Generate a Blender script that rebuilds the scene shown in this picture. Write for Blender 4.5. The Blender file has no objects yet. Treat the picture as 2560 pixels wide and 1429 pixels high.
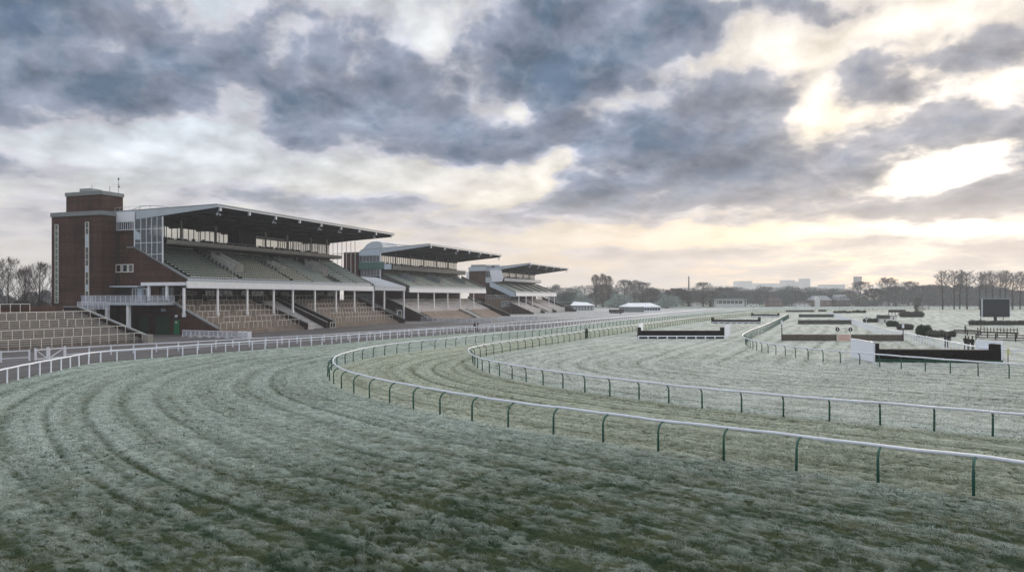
import bpy, bmesh, math, random
import numpy as np
from mathutils import Vector, Matrix

random.seed(7)
RNG = np.random.default_rng(11)
scene = bpy.context.scene
COL = scene.collection

# ------------------------------------------------------------------ camera model used to survey the site
H = 6.4                      # camera height above the turf, metres
F = 1867.0; CX = 1280.0; HY = 743.0
YAW = math.radians(19.8)
FW = (-math.sin(YAW), math.cos(YAW)); RT = (math.cos(YAW), math.sin(YAW))

def ray(px):
    a = (px - CX) / F
    return FW[0] + a * RT[0], FW[1] + a * RT[1]
def P(px, d, z=0.0):
    r = ray(px); return (r[0] * d, r[1] * d, z)
def G(px, py, z=0.0):
    d = (H - z) * F / (py - HY); return P(px, d, z)
def dep(py): return H * F / (py - HY)
def Zat(py, d): return H - (py - HY) * d / F
def at_y(px, y):            # (x, depth) where the sight line of column px meets the vertical plane y
    r = ray(px); d = y / r[1]; return r[0] * d, d
def at_x(px, x):            # (y, depth)
    r = ray(px); d = x / r[0]; return r[1] * d, d

# ------------------------------------------------------------------ node helpers
def new_mat(name):
    m = bpy.data.materials.new(name); m.use_nodes = True
    nt = m.node_tree; nt.nodes.clear(); return m, nt
class N:
    def __init__(s, nt): s.nt = nt
    def node(s, t, **kw):
        n = s.nt.nodes.new(t)
        for k, v in kw.items(): setattr(n, k, v)
        return n
    def put(s, sock, v):
        if v is None: return
        if hasattr(v, 'is_linked') or isinstance(v, bpy.types.NodeSocket): s.nt.links.new(v, sock)
        else: sock.default_value = v
    def m(s, op, a, b=None, c=None, clamp=False):
        n = s.node('ShaderNodeMath', operation=op); n.use_clamp = clamp
        s.put(n.inputs[0], a)
        if b is not None: s.put(n.inputs[1], b)
        if c is not None: s.put(n.inputs[2], c)
        return n.outputs[0]
    def vm(s, op, a, b=None, out=0):
        n = s.node('ShaderNodeVectorMath', operation=op); s.put(n.inputs[0], a)
        if b is not None:
            if op == 'SCALE': s.put(n.inputs[3], b)
            else: s.put(n.inputs[1], b)
        return n.outputs['Value'] if op in ('LENGTH', 'DOT_PRODUCT', 'DISTANCE') else n.outputs[0]
    def mix(s, f, a, b, mode='MIX'):
        n = s.node('ShaderNodeMix', data_type='RGBA', blend_type=mode)
        s.put(n.inputs[0], f)
        s.put(n.inputs[6], c4(a)); s.put(n.inputs[7], c4(b)); return n.outputs[2]
    def noise(s, vec, scale, detail=4, rough=.55, dist=0.0, out=0):
        n = s.node('ShaderNodeTexNoise'); s.put(n.inputs['Vector'], vec)
        n.inputs['Scale'].default_value = scale; n.inputs['Detail'].default_value = detail
        n.inputs['Roughness'].default_value = rough; n.inputs['Distortion'].default_value = dist
        return n.outputs[out]
    def sm(s, v, lo, hi, t0=0.0, t1=1.0):
        n = s.node('ShaderNodeMapRange', interpolation_type='SMOOTHSTEP'); s.put(n.inputs[0], v)
        for i, q in enumerate((lo, hi, t0, t1)): n.inputs[i + 1].default_value = q
        return n.outputs[0]
    def xyz(s, x, y, z):
        n = s.node('ShaderNodeCombineXYZ')
        for i, q in enumerate((x, y, z)): s.put(n.inputs[i], q)
        return n.outputs[0]
    def sep(s, v):
        n = s.node('ShaderNodeSeparateXYZ'); s.put(n.inputs[0], v); return n.outputs
    def bump(s, h, strength, dist):
        n = s.node('ShaderNodeBump'); s.put(n.inputs['Height'], h)
        n.inputs['Strength'].default_value = strength; n.inputs['Distance'].default_value = dist
        return n.outputs[0]
    def bsdf(s, col, rough=.8, spec=.3, metal=0.0, normal=None):
        b = s.node('ShaderNodeBsdfPrincipled'); s.put(b.inputs['Base Color'], c4(col))
        s.put(b.inputs['Roughness'], rough); b.inputs['Metallic'].default_value = metal
        b.inputs['Specular IOR Level'].default_value = spec
        if normal is not None: s.put(b.inputs['Normal'], normal)
        o = s.node('ShaderNodeOutputMaterial'); s.nt.links.new(b.outputs[0], o.inputs[0]); return b
def c4(c):
    return (c[0], c[1], c[2], 1.0) if isinstance(c, (tuple, list)) and len(c) == 3 else c

def plain(name, col, rough=.7, var=.18, scale=1.2, spec=.3, metal=0.0, bump=0.0, streak=True):
    """painted / concrete / metal: blotchy tone variation plus vertical weather streaks"""
    m, nt = new_mat(name); n = N(nt)
    pos = n.node('ShaderNodeNewGeometry').outputs['Position']
    a = n.noise(pos, scale, 5, .6)
    v = n.m('MULTIPLY_ADD', n.m('SUBTRACT', a, .5), var * 2.2, 1.0)
    if streak:
        q = n.vm('MULTIPLY', pos, (3.0, 3.0, .25)); b = n.noise(q, 1.5, 3, .6)
        v = n.m('MULTIPLY', v, n.m('MULTIPLY_ADD', n.m('SUBTRACT', b, .5), var * 1.6, 1.0))
    col_ = n.vm('SCALE', tuple(col), v)
    nm = n.bump(n.noise(pos, 9, 4, .6), bump, .02) if bump else None
    n.bsdf(col_, rough, spec, metal, nm); return m

def brick_mat(name, c1, c2, stain=.5):
    m, nt = new_mat(name); n = N(nt)
    pos = n.node('ShaderNodeNewGeometry').outputs['Position']; s = n.sep(pos)
    uv = n.xyz(n.m('ADD', s[0], s[1]), s[2], 0.0)
    bt = n.node('ShaderNodeTexBrick'); n.put(bt.inputs['Vector'], uv)
    bt.inputs['Scale'].default_value = 1.0; bt.inputs['Brick Width'].default_value = .45; bt.inputs['Row Height'].default_value = .15
    bt.inputs['Mortar Size'].default_value = .012; bt.inputs['Color1'].default_value = c4(c1); bt.inputs['Color2'].default_value = c4(c2)
    bt.inputs['Mortar'].default_value = (c1[0] * 1.15, c1[1] * 1.5, c1[2] * 1.6, 1)
    big = n.noise(pos, .22, 5, .6); st = n.noise(n.vm('MULTIPLY', pos, (1.2, 1.2, .12)), 1.0, 4, .6)
    crs = n.noise(n.vm('MULTIPLY', pos, (.08, .08, 1.6)), 1.0, 3, .6)
    v = n.m('MULTIPLY', n.m('MULTIPLY_ADD', n.m('SUBTRACT', big, .5), 1.7, 1.0), n.m('MULTIPLY_ADD', n.m('SUBTRACT', st, .5), stain * 1.6, 1.0))
    v = n.m('MULTIPLY', v, n.m('MULTIPLY_ADD', n.m('SUBTRACT', crs, .5), 1.5, 1.0))
    n.bsdf(n.vm('SCALE', bt.outputs[0], v), .85, .2); return m

def glass_mat(name, tint, alpha):
    m, nt = new_mat(name); n = N(nt)
    g = n.node('ShaderNodeBsdfPrincipled'); g.inputs['Base Color'].default_value = c4(tint); g.inputs['Roughness'].default_value = .08
    g.inputs['Specular IOR Level'].default_value = .8
    t = n.node('ShaderNodeBsdfTransparent'); t.inputs[0].default_value = (.93, .93, .9, 1)
    mx = n.node('ShaderNodeMixShader'); mx.inputs[0].default_value = alpha
    nt.links.new(t.outputs[0], mx.inputs[1]); nt.links.new(g.outputs[0], mx.inputs[2])
    o = n.node('ShaderNodeOutputMaterial'); nt.links.new(mx.outputs[0], o.inputs[0]); return m

M = dict(
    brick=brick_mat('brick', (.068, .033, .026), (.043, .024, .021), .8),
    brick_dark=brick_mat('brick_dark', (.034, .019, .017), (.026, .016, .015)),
    stair_wall=plain('stair_wall', (.78, .78, .76), .85, .3),  # paler than the end panel, light put into walls facing off the sun
    deck_dark=plain('deck_dark', (.05, .058, .054), .9, .3),
    deck_mid=plain('deck_mid', (.10, .11, .105), .9, .3),
    coping=plain('coping', (.19, .21, .22), .7, .25),
    concrete=plain('concrete', (.27, .26, .24), .85, .28, 1.0, bump=.3),
    concrete_pale=plain('concrete_pale', (.46, .45, .44), .85, .22),
    tread=plain('tread', (.27, .215, .175), .9, .75, .55, bump=.4),
    tread_pale=plain('tread_pale', (.52, .49, .48), .9, .4, .9),
    tread_dark=plain('tread_dark', (.17, .15, .13), .9, .5, .9),
    white=plain('white', (.72, .74, .80), .5, .10, 2.0, spec=.4),
    white_frost=plain('white_frost', (.82, .86, .95), .45, .06, 3.0, spec=.4),
    white_rail=plain('white_rail', (.66, .70, .78), .5, .16, 1.5, spec=.4),
    fascia=plain('fascia', (.76, .77, .80), .55, .14),
    steel_pale=plain('steel_pale', (.42, .47, .52), .5, .15),
    sky_panel=plain('sky_panel', (.42, .50, .58), .4, .12),
    cream=plain('cream', (.70, .68, .63), .6, .12, 2.0),
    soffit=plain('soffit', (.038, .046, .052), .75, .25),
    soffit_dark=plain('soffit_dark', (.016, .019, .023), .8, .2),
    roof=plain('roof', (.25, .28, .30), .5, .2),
    dark=plain('dark', (.018, .018, .02), .8, .3),
    charcoal=plain('charcoal', (.035, .033, .034), .8, .3),
    seat=plain('seat', (.010, .038, .028), .45, .2),
    seat_frost=plain('seat_frost', (.62, .68, .65), .7, .2, 4.0),
    bench=plain('bench', (.34, .41, .39), .7, .25),
    dgreen=plain('dgreen', (.012, .06, .035), .5, .2),
    green_paint=plain('green_paint', (.01, .16, .075), .5, .2),
    teal=plain('teal', (.06, .13, .12), .5, .2),
    post_green=plain('post_green', (.010, .085, .062), .42, .3, 5.0, spec=.5),
    asphalt=plain('asphalt', (.068, .062, .07), .85, .5, .5, streak=False),
    brush=plain('brush', (.010, .0085, .009), .95, 1.1, 5.0),
    brush_grey=plain('brush_grey', (.085, .09, .085), .95, .5, 6.0),
    timber=plain('timber', (.135, .115, .095), .85, .4, 3.0),
    timber_dark=plain('timber_dark', (.035, .03, .03), .85, .4, 3.0),
    orange=plain('orange', (.55, .17, .08), .6, .2),
    screen=plain('screen', (.017, .022, .03), .45, .2),
    tent=plain('tent', (.80, .82, .86), .5, .06),
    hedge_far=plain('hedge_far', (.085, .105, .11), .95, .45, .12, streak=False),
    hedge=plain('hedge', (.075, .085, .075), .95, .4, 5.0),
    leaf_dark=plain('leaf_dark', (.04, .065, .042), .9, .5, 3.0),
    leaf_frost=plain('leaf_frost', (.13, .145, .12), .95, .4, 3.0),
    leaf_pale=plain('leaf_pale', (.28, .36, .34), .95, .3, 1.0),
    leaf_far=plain('leaf_far', (.085, .125, .12), .95, .4, .6),  # leaf_far and leaf_pale tinted blue-green to carry distance haze
    twig=plain('twig', (.155, .15, .155), .95, .35, 2.0),  # twig, twig_dark and twig_warm paled so their colour carries distance haze
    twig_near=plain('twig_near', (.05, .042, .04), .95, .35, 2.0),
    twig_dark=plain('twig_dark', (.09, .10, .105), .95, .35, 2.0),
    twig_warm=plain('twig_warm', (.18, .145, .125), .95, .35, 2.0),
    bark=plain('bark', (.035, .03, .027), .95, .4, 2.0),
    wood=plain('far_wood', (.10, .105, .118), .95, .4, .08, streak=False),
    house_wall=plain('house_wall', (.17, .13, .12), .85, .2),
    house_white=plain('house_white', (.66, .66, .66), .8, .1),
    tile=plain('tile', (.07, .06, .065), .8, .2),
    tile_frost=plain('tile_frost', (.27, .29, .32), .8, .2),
    city=plain('city', (.56, .55, .58), .8, .08, .05),  # paled to put skyline haze into the colour
    coat=plain('coat', (.016, .017, .022), .9, .2),
    coat_brown=plain('coat_brown', (.05, .04, .032), .9, .2),
    skin=plain('skin', (.42, .25, .18), .6, .1),
    glass=glass_mat('glass', (.035, .055, .07), .86),
    glass_green=glass_mat('glass_green', (.03, .09, .07), .95),
    glass_clear=glass_mat('glass_clear', (.10, .10, .10), .16),
    glass_screen=glass_mat('glass_screen', (.06, .09, .12), .62),
)

# ------------------------------------------------------------------ mesh builder
class MB:
    def __init__(s): s.v = []; s.f = []; s.mi = []; s.cur = 0
    def add(s, vs, fs):
        o = len(s.v); s.v += [tuple(p) for p in vs]
        for f in fs: s.f.append(tuple(i + o for i in f)); s.mi.append(s.cur)
        return s
    def box(s, x0, x1, y0, y1, z0, z1):
        x0, x1 = sorted((x0, x1)); y0, y1 = sorted((y0, y1)); z0, z1 = sorted((z0, z1))
        vs = [(x0, y0, z0), (x1, y0, z0), (x1, y1, z0), (x0, y1, z0), (x0, y0, z1), (x1, y0, z1), (x1, y1, z1), (x0, y1, z1)]
        return s.add(vs, [(3, 2, 1, 0), (4, 5, 6, 7), (0, 1, 5, 4), (1, 2, 6, 5), (2, 3, 7, 6), (3, 0, 4, 7)])
    def beam(s, a, b, w, h):
        """square bar from a to b"""
        a = Vector(a); b = Vector(b); d = (b - a).normalized()
        up = Vector((0, 0, 1)) if abs(d.z) < .98 else Vector((1, 0, 0))
        r = d.cross(up).normalized(); u = r.cross(d)
        vs = [p + r * (sx * w / 2) + u * (sz * h / 2) for p in (a, b) for sx, sz in ((-1, -1), (1, -1), (1, 1), (-1, 1))]
        return s.add(vs, [(3, 2, 1, 0), (4, 5, 6, 7), (0, 1, 5, 4), (1, 2, 6, 5), (2, 3, 7, 6), (3, 0, 4, 7)])
    def tube(s, pts, r, n=8, rz=None, cap=True):
        pts = [Vector(p) for p in pts]; rr = r if isinstance(r, (list, tuple)) else [r] * len(pts)
        vs = []; fs = []
        for i, p in enumerate(pts):
            d = (pts[min(i + 1, len(pts) - 1)] - pts[max(i - 1, 0)])
            d = d.normalized() if d.length > 1e-9 else Vector((0, 0, 1))
            up = Vector((0, 0, 1)) if abs(d.z) < .95 else Vector((0, 1, 0))
            q = d.cross(up).normalized(); u = q.cross(d)
            for k in range(n):
                t = 2 * math.pi * k / n
                vs.append(p + q * (math.cos(t) * rr[i]) + u * (math.sin(t) * (rr[i] if rz is None else rz)))
        for i in range(len(pts) - 1):
            for k in range(n):
                k2 = (k + 1) % n; fs.append((i * n + k, i * n + k2, (i + 1) * n + k2, (i + 1) * n + k))
        if cap and n > 2:
            fs.append(tuple(range(n - 1, -1, -1))); fs.append(tuple((len(pts) - 1) * n + k for k in range(n)))
        return s.add(vs, fs)
    def prof(s, pr, y0, y1):
        """profile [(x,z)...] extruded along y"""
        n = len(pr); ar = sum(pr[i][0] * pr[(i + 1) % n][1] - pr[(i + 1) % n][0] * pr[i][1] for i in range(n))
        if ar < 0: pr = pr[::-1]
        vs = [(x, y0, z) for x, z in pr] + [(x, y1, z) for x, z in pr]
        fs = [tuple(range(n)), tuple(range(2 * n - 1, n - 1, -1))]
        for i in range(n):
            j = (i + 1) % n; fs.append((j, i, i + n, j + n))
        return s.add(vs, fs)
    def prism(s, poly, z0, z1):
        n = len(poly); ar = sum(poly[i][0] * poly[(i + 1) % n][1] - poly[(i + 1) % n][0] * poly[i][1] for i in range(n))
        if ar < 0: poly = poly[::-1]
        vs = [(x, y, z0) for x, y in poly] + [(x, y, z1) for x, y in poly]
        fs = [tuple(range(n - 1, -1, -1)), tuple(range(n, 2 * n))]
        for i in range(n):
            j = (i + 1) % n; fs.append((i, j, j + n, i + n))
        return s.add(vs, fs)
    def build(s, name, mats, parent=None, loc=None, smooth=False):
        me = bpy.data.meshes.new(name)
        if parent is not None and loc is None: loc = wloc(parent)
        ox, oy, oz = loc or (0, 0, 0)
        me.from_pydata([(a - ox, b - oy, c - oz) for a, b, c in s.v], [], s.f)
        for m in (mats if isinstance(mats, (list, tuple)) else [mats]): me.materials.append(M[m] if isinstance(m, str) else m)
        if len(me.materials) > 1: me.polygons.foreach_set('material_index', s.mi)
        if smooth: me.polygons.foreach_set('use_smooth', [True] * len(me.polygons))
        me.update()
        o = bpy.data.objects.new(name, me); COL.objects.link(o)
        if parent is not None: o.parent = parent
        elif loc: o.location = loc
        return o
def wloc(o):
    l = Vector(o.location)
    while o.parent: o = o.parent; l += o.location
    return tuple(l)
def raw_mesh(name, V, Fc, nper, mats, parent=None, loc=(0, 0, 0), mi=None):
    me = bpy.data.meshes.new(name); nf = len(Fc)
    me.vertices.add(len(V)); me.vertices.foreach_set('co', np.ascontiguousarray(V, dtype=np.float32).ravel())
    me.loops.add(nf * nper); me.loops.foreach_set('vertex_index', np.ascontiguousarray(Fc, dtype=np.int32).ravel())
    me.polygons.add(nf); me.polygons.foreach_set('loop_start', np.arange(nf, dtype=np.int32) * nper)
    for m in (mats if isinstance(mats, (list, tuple)) else [mats]): me.materials.append(M[m] if isinstance(m, str) else m)
    if mi is not None: me.polygons.foreach_set('material_index', np.asarray(mi, dtype=np.int32))
    me.update(calc_edges=True)
    o = bpy.data.objects.new(name, me); COL.objects.link(o)
    if parent is not None: o.parent = parent
    else: o.location = loc
    return o
def empty(name, loc, label, cat, group=None, rz=0.0):
    o = bpy.data.objects.new(name, None); COL.objects.link(o); o.empty_display_size = .3
    o.location = loc; o.rotation_euler = (0, 0, rz); return tag(o, label, cat, group)
def tag(o, label=None, cat=None, group=None, kind=None):
    if label: o['label'] = label
    if cat: o['category'] = cat
    if group: o['group'] = group
    if kind: o['kind'] = kind
    return o
def dup(o, parent=None, loc=None, rz=None, scale=None):
    c = o.copy(); COL.objects.link(c)
    c.parent = parent
    if loc is not None: c.location = loc
    if rz is not None: c.rotation_euler = (0, 0, rz)
    if scale is not None: c.scale = scale
    for ch in [x for x in o.children]: dup(ch, c)
    return c

# ------------------------------------------------------------------ numpy noise
def _hash(ix, iy, iz, seed):
    h = (ix.astype(np.uint32) * np.uint32(374761393)) ^ (iy.astype(np.uint32) * np.uint32(668265263)) ^ (iz.astype(np.uint32) * np.uint32(2147483647 - 61)) ^ np.uint32(seed * 7919 + 13)
    h = (h ^ (h >> np.uint32(13))) * np.uint32(1274126177); h = h ^ (h >> np.uint32(16))
    return (h & np.uint32(0xffff)).astype(np.float32) / 65535.0
def vnoise(x, y, z=None, seed=1):
    z = np.zeros_like(x) if z is None else z
    ix, iy, iz = np.floor(x).astype(np.int64), np.floor(y).astype(np.int64), np.floor(z).astype(np.int64)
    fx, fy, fz = x - ix, y - iy, z - iz
    ux, uy, uz = fx * fx * (3 - 2 * fx), fy * fy * (3 - 2 * fy), fz * fz * (3 - 2 * fz)
    r = 0
    for a in (0, 1):
        for b in (0, 1):
            for c in (0, 1):
                w = (ux if a else 1 - ux) * (uy if b else 1 - uy) * (uz if c else 1 - uz)
                r = r + w * _hash(ix + a, iy + b, iz + c, seed)
    return r
def fbm(x, y, z=None, oct=4, seed=1):
    s = 0; a = .5; t = 0
    for i in range(oct):
        s = s + a * vnoise(x, y, z, seed + i); t += a; a *= .55
        x = x * 2.03 + 11.3; y = y * 2.03 + 5.7
        if z is not None: z = z * 2.03 + 3.1
    return s / t
def catmull(pts, step):
    pts = [Vector(p) for p in pts]; out = []
    q = [pts[0] * 2 - pts[1]] + pts + [pts[-1] * 2 - pts[-2]]
    for i in range(1, len(q) - 2):
        a, b, c, d = q[i - 1:i + 3]; n = max(2, int((c - b).length / .25))
        for k in range(n):
            t = k / n
            # centripetal-like damping keeps uneven survey points from looping
            out.append(.5 * ((2 * b) + (c - a) * t + (2 * a - 5 * b + 4 * c - d) * t * t + (3 * b - a - 3 * c + d) * t ** 3))
    out.append(pts[-1])
    for _ in range(3):           # light smoothing of survey jitter
        out = [out[0]] + [(out[i - 1] + out[i] * 2 + out[i + 1]) / 4 for i in range(1, len(out) - 1)] + [out[-1]]
    res = [out[0]]; acc = 0
    for i in range(1, len(out)):
        seg = (out[i] - out[i - 1]).length
        while acc + seg >= step:
            t = (step - acc) / seg; p = out[i - 1].lerp(out[i], t); res.append(p)
            out[i - 1] = p; seg = (out[i] - p).length; acc = 0
        acc += seg
    return res
NBLADE = 520000
HAZE = 0.00032; ZEN = 2.6; EXPO = .35
# ------------------------------------------------------------------ camera
cam = bpy.data.cameras.new('camera'); cam_o = bpy.data.objects.new('camera', cam); COL.objects.link(cam_o)
cam.sensor_width = 36; cam.lens = 36 * F / 2560; cam.shift_y = (HY - 714.5) / 2560
cam.clip_end = 20000; cam.clip_start = .1
cam_o.location = (0, 0, H); cam_o.rotation_euler = (math.radians(90), 0, YAW); scene.camera = cam_o

# ------------------------------------------------------------------ sky: Nishita dawn sky behind a broken cloud deck, both in world directions
def azel(px, py):
    a = math.atan2(px - CX, F); e = math.atan2((HY - py) * math.cos(a), F)
    return a - YAW, e
SUN_AZ, SUN_EL = azel(2380, 405)
w = bpy.data.worlds.new('World'); scene.world = w; w.use_nodes = True
nt = w.node_tree; nt.nodes.clear(); n = N(nt)
D = n.node('ShaderNodeTexCoord').outputs['Generated']; D = n.vm('NORMALIZE', D); s = n.sep(D)
az = n.m('ARCTAN2', s[0], s[1]); el = n.m('ARCSINE', s[2])
elp = n.m('MAXIMUM', el, 0.0)
# cloud-deck coordinates: a flat layer seen in perspective, plus isotropic angle coordinates
inv = n.m('DIVIDE', 1.0, n.m('ADD', n.m('MAXIMUM', s[2], 0.0), .16))
deck = n.xyz(n.m('MULTIPLY', s[0], inv), n.m('MULTIPLY', s[1], n.m('MULTIPLY', inv, .8)), 0.0)
elw = n.m('MULTIPLY', n.m('LOGARITHM', n.m('ADD', elp, .07), math.e), .50)      # cloud cells flatten towards the horizon
ang = n.xyz(az, elw, 0.0)
wa = n.noise(ang, 5.0, 3, .5, out=1); wb = n.noise(ang, 17.0, 4, .55, out=1)
warp = n.vm('ADD', n.vm('SCALE', n.vm('SUBTRACT', wa, (.5, .5, .5)), .075), n.vm('SCALE', n.vm('SUBTRACT', wb, (.5, .5, .5)), .040))
PA = n.vm('ADD', n.xyz(az, el, 0.0), n.vm('MULTIPLY', warp, (1, .65, 0)))
f1 = n.noise(deck, 1.9, 6, .5)
angw = n.vm('ADD', ang, n.vm('SCALE', warp, .5))
f2 = n.noise(angw, 8.0, 8, .55)
def billow(v, sc, det):
    q = n.noise(v, sc, det, .5); return n.m('SUBTRACT', 1.0, n.m('ABSOLUTE', n.m('MULTIPLY_ADD', q, 2.0, -1.0)))
f3 = n.m('ADD', n.m('MULTIPLY', billow(n.vm('ADD', angw, (3, 7, 1)), 13.0, 3), .62), n.m('MULTIPLY', billow(n.vm('ADD', angw, (1, 2, 5)), 31.0, 4), .38))
e1 = n.noise(angw, 11.0, 5, .5); e2 = n.noise(n.vm('ADD', angw, (.018, -.030, 0)), 11.0, 5, .5)
emb = n.m('SUBTRACT', e1, e2)
BL = [ # px, py, rx, ry, amount   (+ cloud, - opening)
 (60, 60, 420, 190, .75), (130, 240, 480, 70, .45), (430, 235, 250, 55, .35), (20, 395, 120, 45, .25), (480, 130, 260, 90, .25),
 (300, 110, 60, 40, -.28), (330, 20, 190, 45, .25), (560, 40, 150, 40, -.05),
 (900, 60, 130, 60, .25), (860, 170, 230, 90, .45), (760, 300, 190, 100, .62), (960, 300, 300, 120, .42), (720, 380, 70, 40, .35), (1150, 360, 200, 50, .22),
 (715, 130, 34, 50, -.38), (760, 60, 60, 30, -.2), (595, 250, 80, 50, -.85), (645, 320, 70, 55, -.2), (1085, 110, 36, 62, -.6), (1200, 40, 80, 40, -.2), (1120, 200, 90, 70, -.05),
 (1370, 130, 240, 120, .72), (1550, 120, 230, 130, .45), (1380, 250, 130, 70, .5), (1650, 60, 160, 90, .35), (1560, 200, 170, 60, .35),
 (1592, 65, 55, 45, -.6), (1700, 175, 120, 26, -.5), (1555, 250, 100, 30, -.6), (1490, 290, 70, 26, -.5), (1305, 275, 45, 34, -.6), (1850, 60, 60, 35, -.35), (1850, 20, 260, 25, .2),
 (1860, 220, 130, 60, .5), (1720, 300, 260, 80, .62), (1560, 390, 220, 90, .60), (1800, 390, 260, 90, .50), (1480, 470, 150, 45, .5), (1760, 470, 260, 40, .4), (1400, 520, 220, 28, .35),
 (2060, 400, 220, 70, .42), (2020, 470, 150, 50, .35), (2000, 540, 260, 22, .22), (2120, 175, 90, 35, .35), (2130, 235, 110, 45, .42), (2250, 230, 80, 25, .3),
 (2480, 145, 190, 45, .62), (2350, 150, 110, 25, .35), (2520, 70, 80, 30, .4), (2300, 320, 220, 40, .42), (2500, 340, 110, 40, .3),
 (2430, 500, 260, 45, .55), (2540, 430, 110, 50, .55), (2200, 500, 160, 40, .35), (2150, 105, 60, 14, .2),
 (2030, 270, 60, 110, -.6), (2200, 60, 280, 50, -.18), (2040, 40, 120, 40, .15), (2330, 95, 120, 30, .2), (2480, 230, 120, 30, .3), (2250, 15, 200, 20, .15), (1700, 45, 60, 40, .15), (1960, 120, 170, 50, -.6), (2390, 402, 50, 26, -.3), (2290, 420, 70, 14, -.2), (2440, 365, 60, 20, -.35), (2480, 230, 60, 45, -.2),
 (1150, 448, 330, 50, -.8), (560, 330, 200, 60, -.3), (400, 400, 420, 90, -.28), (850, 560, 500, 40, -.12), (1290, 480, 60, 50, -.3), (1650, 585, 420, 26, -.5), (2250, 575, 300, 16, -.35), (900, 440, 200, 30, -.2), (1390, 395, 60, 26, -.7),
 (400, 350, 260, 55, -.12), (560, 420, 200, 40, -.1), (330, 400, 140, 26, .18), (460, 470, 260, 40, -.05), (170, 460, 200, 30, -.15), (260, 300, 160, 25, -.2),
 (60, 560, 170, 45, .22), (60, 520, 130, 12, -.1), (900, 500, 200, 24, .22), (640, 490, 180, 20, .16), (1080, 560, 420, 30, .18), (2380, 620, 330, 36, .26), (2100, 690, 500, 18, .12), (1700, 640, 300, 14, .08),
]
dens = None
for px, py, rx, ry, am in BL:
    a0, e0 = azel(px, py); a1, _ = azel(px + rx, py); _, e1 = azel(px, py - ry)
    q = n.vm('MULTIPLY', n.vm('SUBTRACT', PA, (a0, e0, 0)), (1 / max(a1 - a0, .01), 1 / max(e1 - e0, .006), 0))
    g = n.sm(n.vm('LENGTH', q), .1, 1.62, am * 1.1, 0.0)
    dens = g if dens is None else n.m('ADD', dens, g)
# outside the surveyed part of the sky cloud density is ordinary and broken
base = n.m('ADD', n.m('MULTIPLY', n.m('SUBTRACT', f1, .5), .5), n.m('MULTIPLY', n.m('SUBTRACT', f2, .5), 1.7))
base = n.m('ADD', base, n.m('MULTIPLY', n.m('SUBTRACT', f3, .78), -.78))
dens = n.m('MULTIPLY', n.m('TANH', n.m('MULTIPLY', dens, 1.6)), .62)
Dn = n.m('ADD', n.m('ADD', dens, base), .33); Dn = n.m('MAXIMUM', n.m('MINIMUM', Dn, 1.1), -.3)
# warm side of the sky: towards the hidden sun and along the horizon
sd = (math.sin(SUN_AZ) * math.cos(SUN_EL), math.cos(SUN_AZ) * math.cos(SUN_EL), math.sin(SUN_EL))
cs = n.m('MAXIMUM', n.vm('DOT_PRODUCT', D, sd), 0.0)
warm = n.m('ADD', n.m('MULTIPLY', n.sm(cs, .55, 1.0), .8), n.sm(el, .05, .24, .65, 0.0), clamp=True)
warm2 = n.m('ADD', n.m('MULTIPLY', n.sm(cs, .925, 1.0), .85), n.sm(el, .0, .13, .30, 0.0), clamp=True)
bright = n.mix(warm, (.59, .65, .73), (.74, .695, .635)); bright = n.vm('SCALE', bright, n.sm(Dn, -.35, .3, 1.12, .86))
light = n.mix(warm2, (.47, .475, .53), (.70, .62, .54))
mid = n.mix(warm2, (.235, .268, .345), (.36, .345, .36))
dark = n.mix(warm2, (.078, .122, .190), (.20, .215, .265))
c = n.mix(n.sm(Dn, .08, .30), bright, light); c = n.mix(n.sm(Dn, .28, .60), c, mid); c = n.mix(n.sm(Dn, .50, 1.10), c, dark)
c = n.vm('SCALE', c, n.m('MULTIPLY_ADD', emb, 1.5, 1.0))
# low cloud fades to pale grey on the left, cream on the right
hz = n.sm(el, .01, .17, .80, 0.0); c = n.mix(hz, c, n.mix(n.sm(cs, .55, .98), (.64, .59, .56), (.84, .69, .56)))
glow = n.m('MULTIPLY', n.m('POWER', cs, 420.0), n.sm(Dn, -.2, .6, 1.3, .05))
glow2 = n.m('MULTIPLY', n.m('POWER', cs, 40.0), n.sm(Dn, .0, .8, .20, .02))
c = n.vm('ADD', c, n.vm('SCALE', (1.0, .93, .82), n.m('ADD', glow, glow2)))
zn = n.sm(el, .45, .85); c = n.mix(n.m('MULTIPLY', zn, .6), c, (.34, .335, .315)); c = n.vm('SCALE', c, n.sm(el, .45, .85, 1.0, ZEN))  # unseen sky overhead brightened to add light on the ground
sky = n.node('ShaderNodeTexSky', sky_type='NISHITA'); sky.sun_disc = False
sky.sun_elevation = SUN_EL; sky.sun_rotation = SUN_AZ; sky.altitude = 20; sky.air_density = 1.0; sky.dust_density = 2.0
b1 = n.node('ShaderNodeBackground'); nt.links.new(sky.outputs[0], b1.inputs[0]); b1.inputs[1].default_value = .05
b2 = n.node('ShaderNodeBackground'); nt.links.new(c, b2.inputs[0]); b2.inputs[1].default_value = 1.0
cov = n.sm(Dn, .0, .35, .80, 1.0)
mx = n.node('ShaderNodeMixShader'); nt.links.new(cov, mx.inputs[0]); nt.links.new(b1.outputs[0], mx.inputs[1]); nt.links.new(b2.outputs[0], mx.inputs[2])
wo = n.node('ShaderNodeOutputWorld'); nt.links.new(mx.outputs[0], wo.inputs[0])
w.cycles.sampling_method = 'MANUAL'; w.cycles.sample_map_resolution = 1024

sl = bpy.data.lights.new('sun', 'SUN'); sl.energy = 1.4; sl.angle = math.radians(10); sl.color = (1.0, .86, .70)
so = bpy.data.objects.new('sun', sl); COL.objects.link(so)
so.rotation_euler = Vector(sd).to_track_quat('Z', 'Y').to_euler(); so.location = (60, 200, 60)

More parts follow.
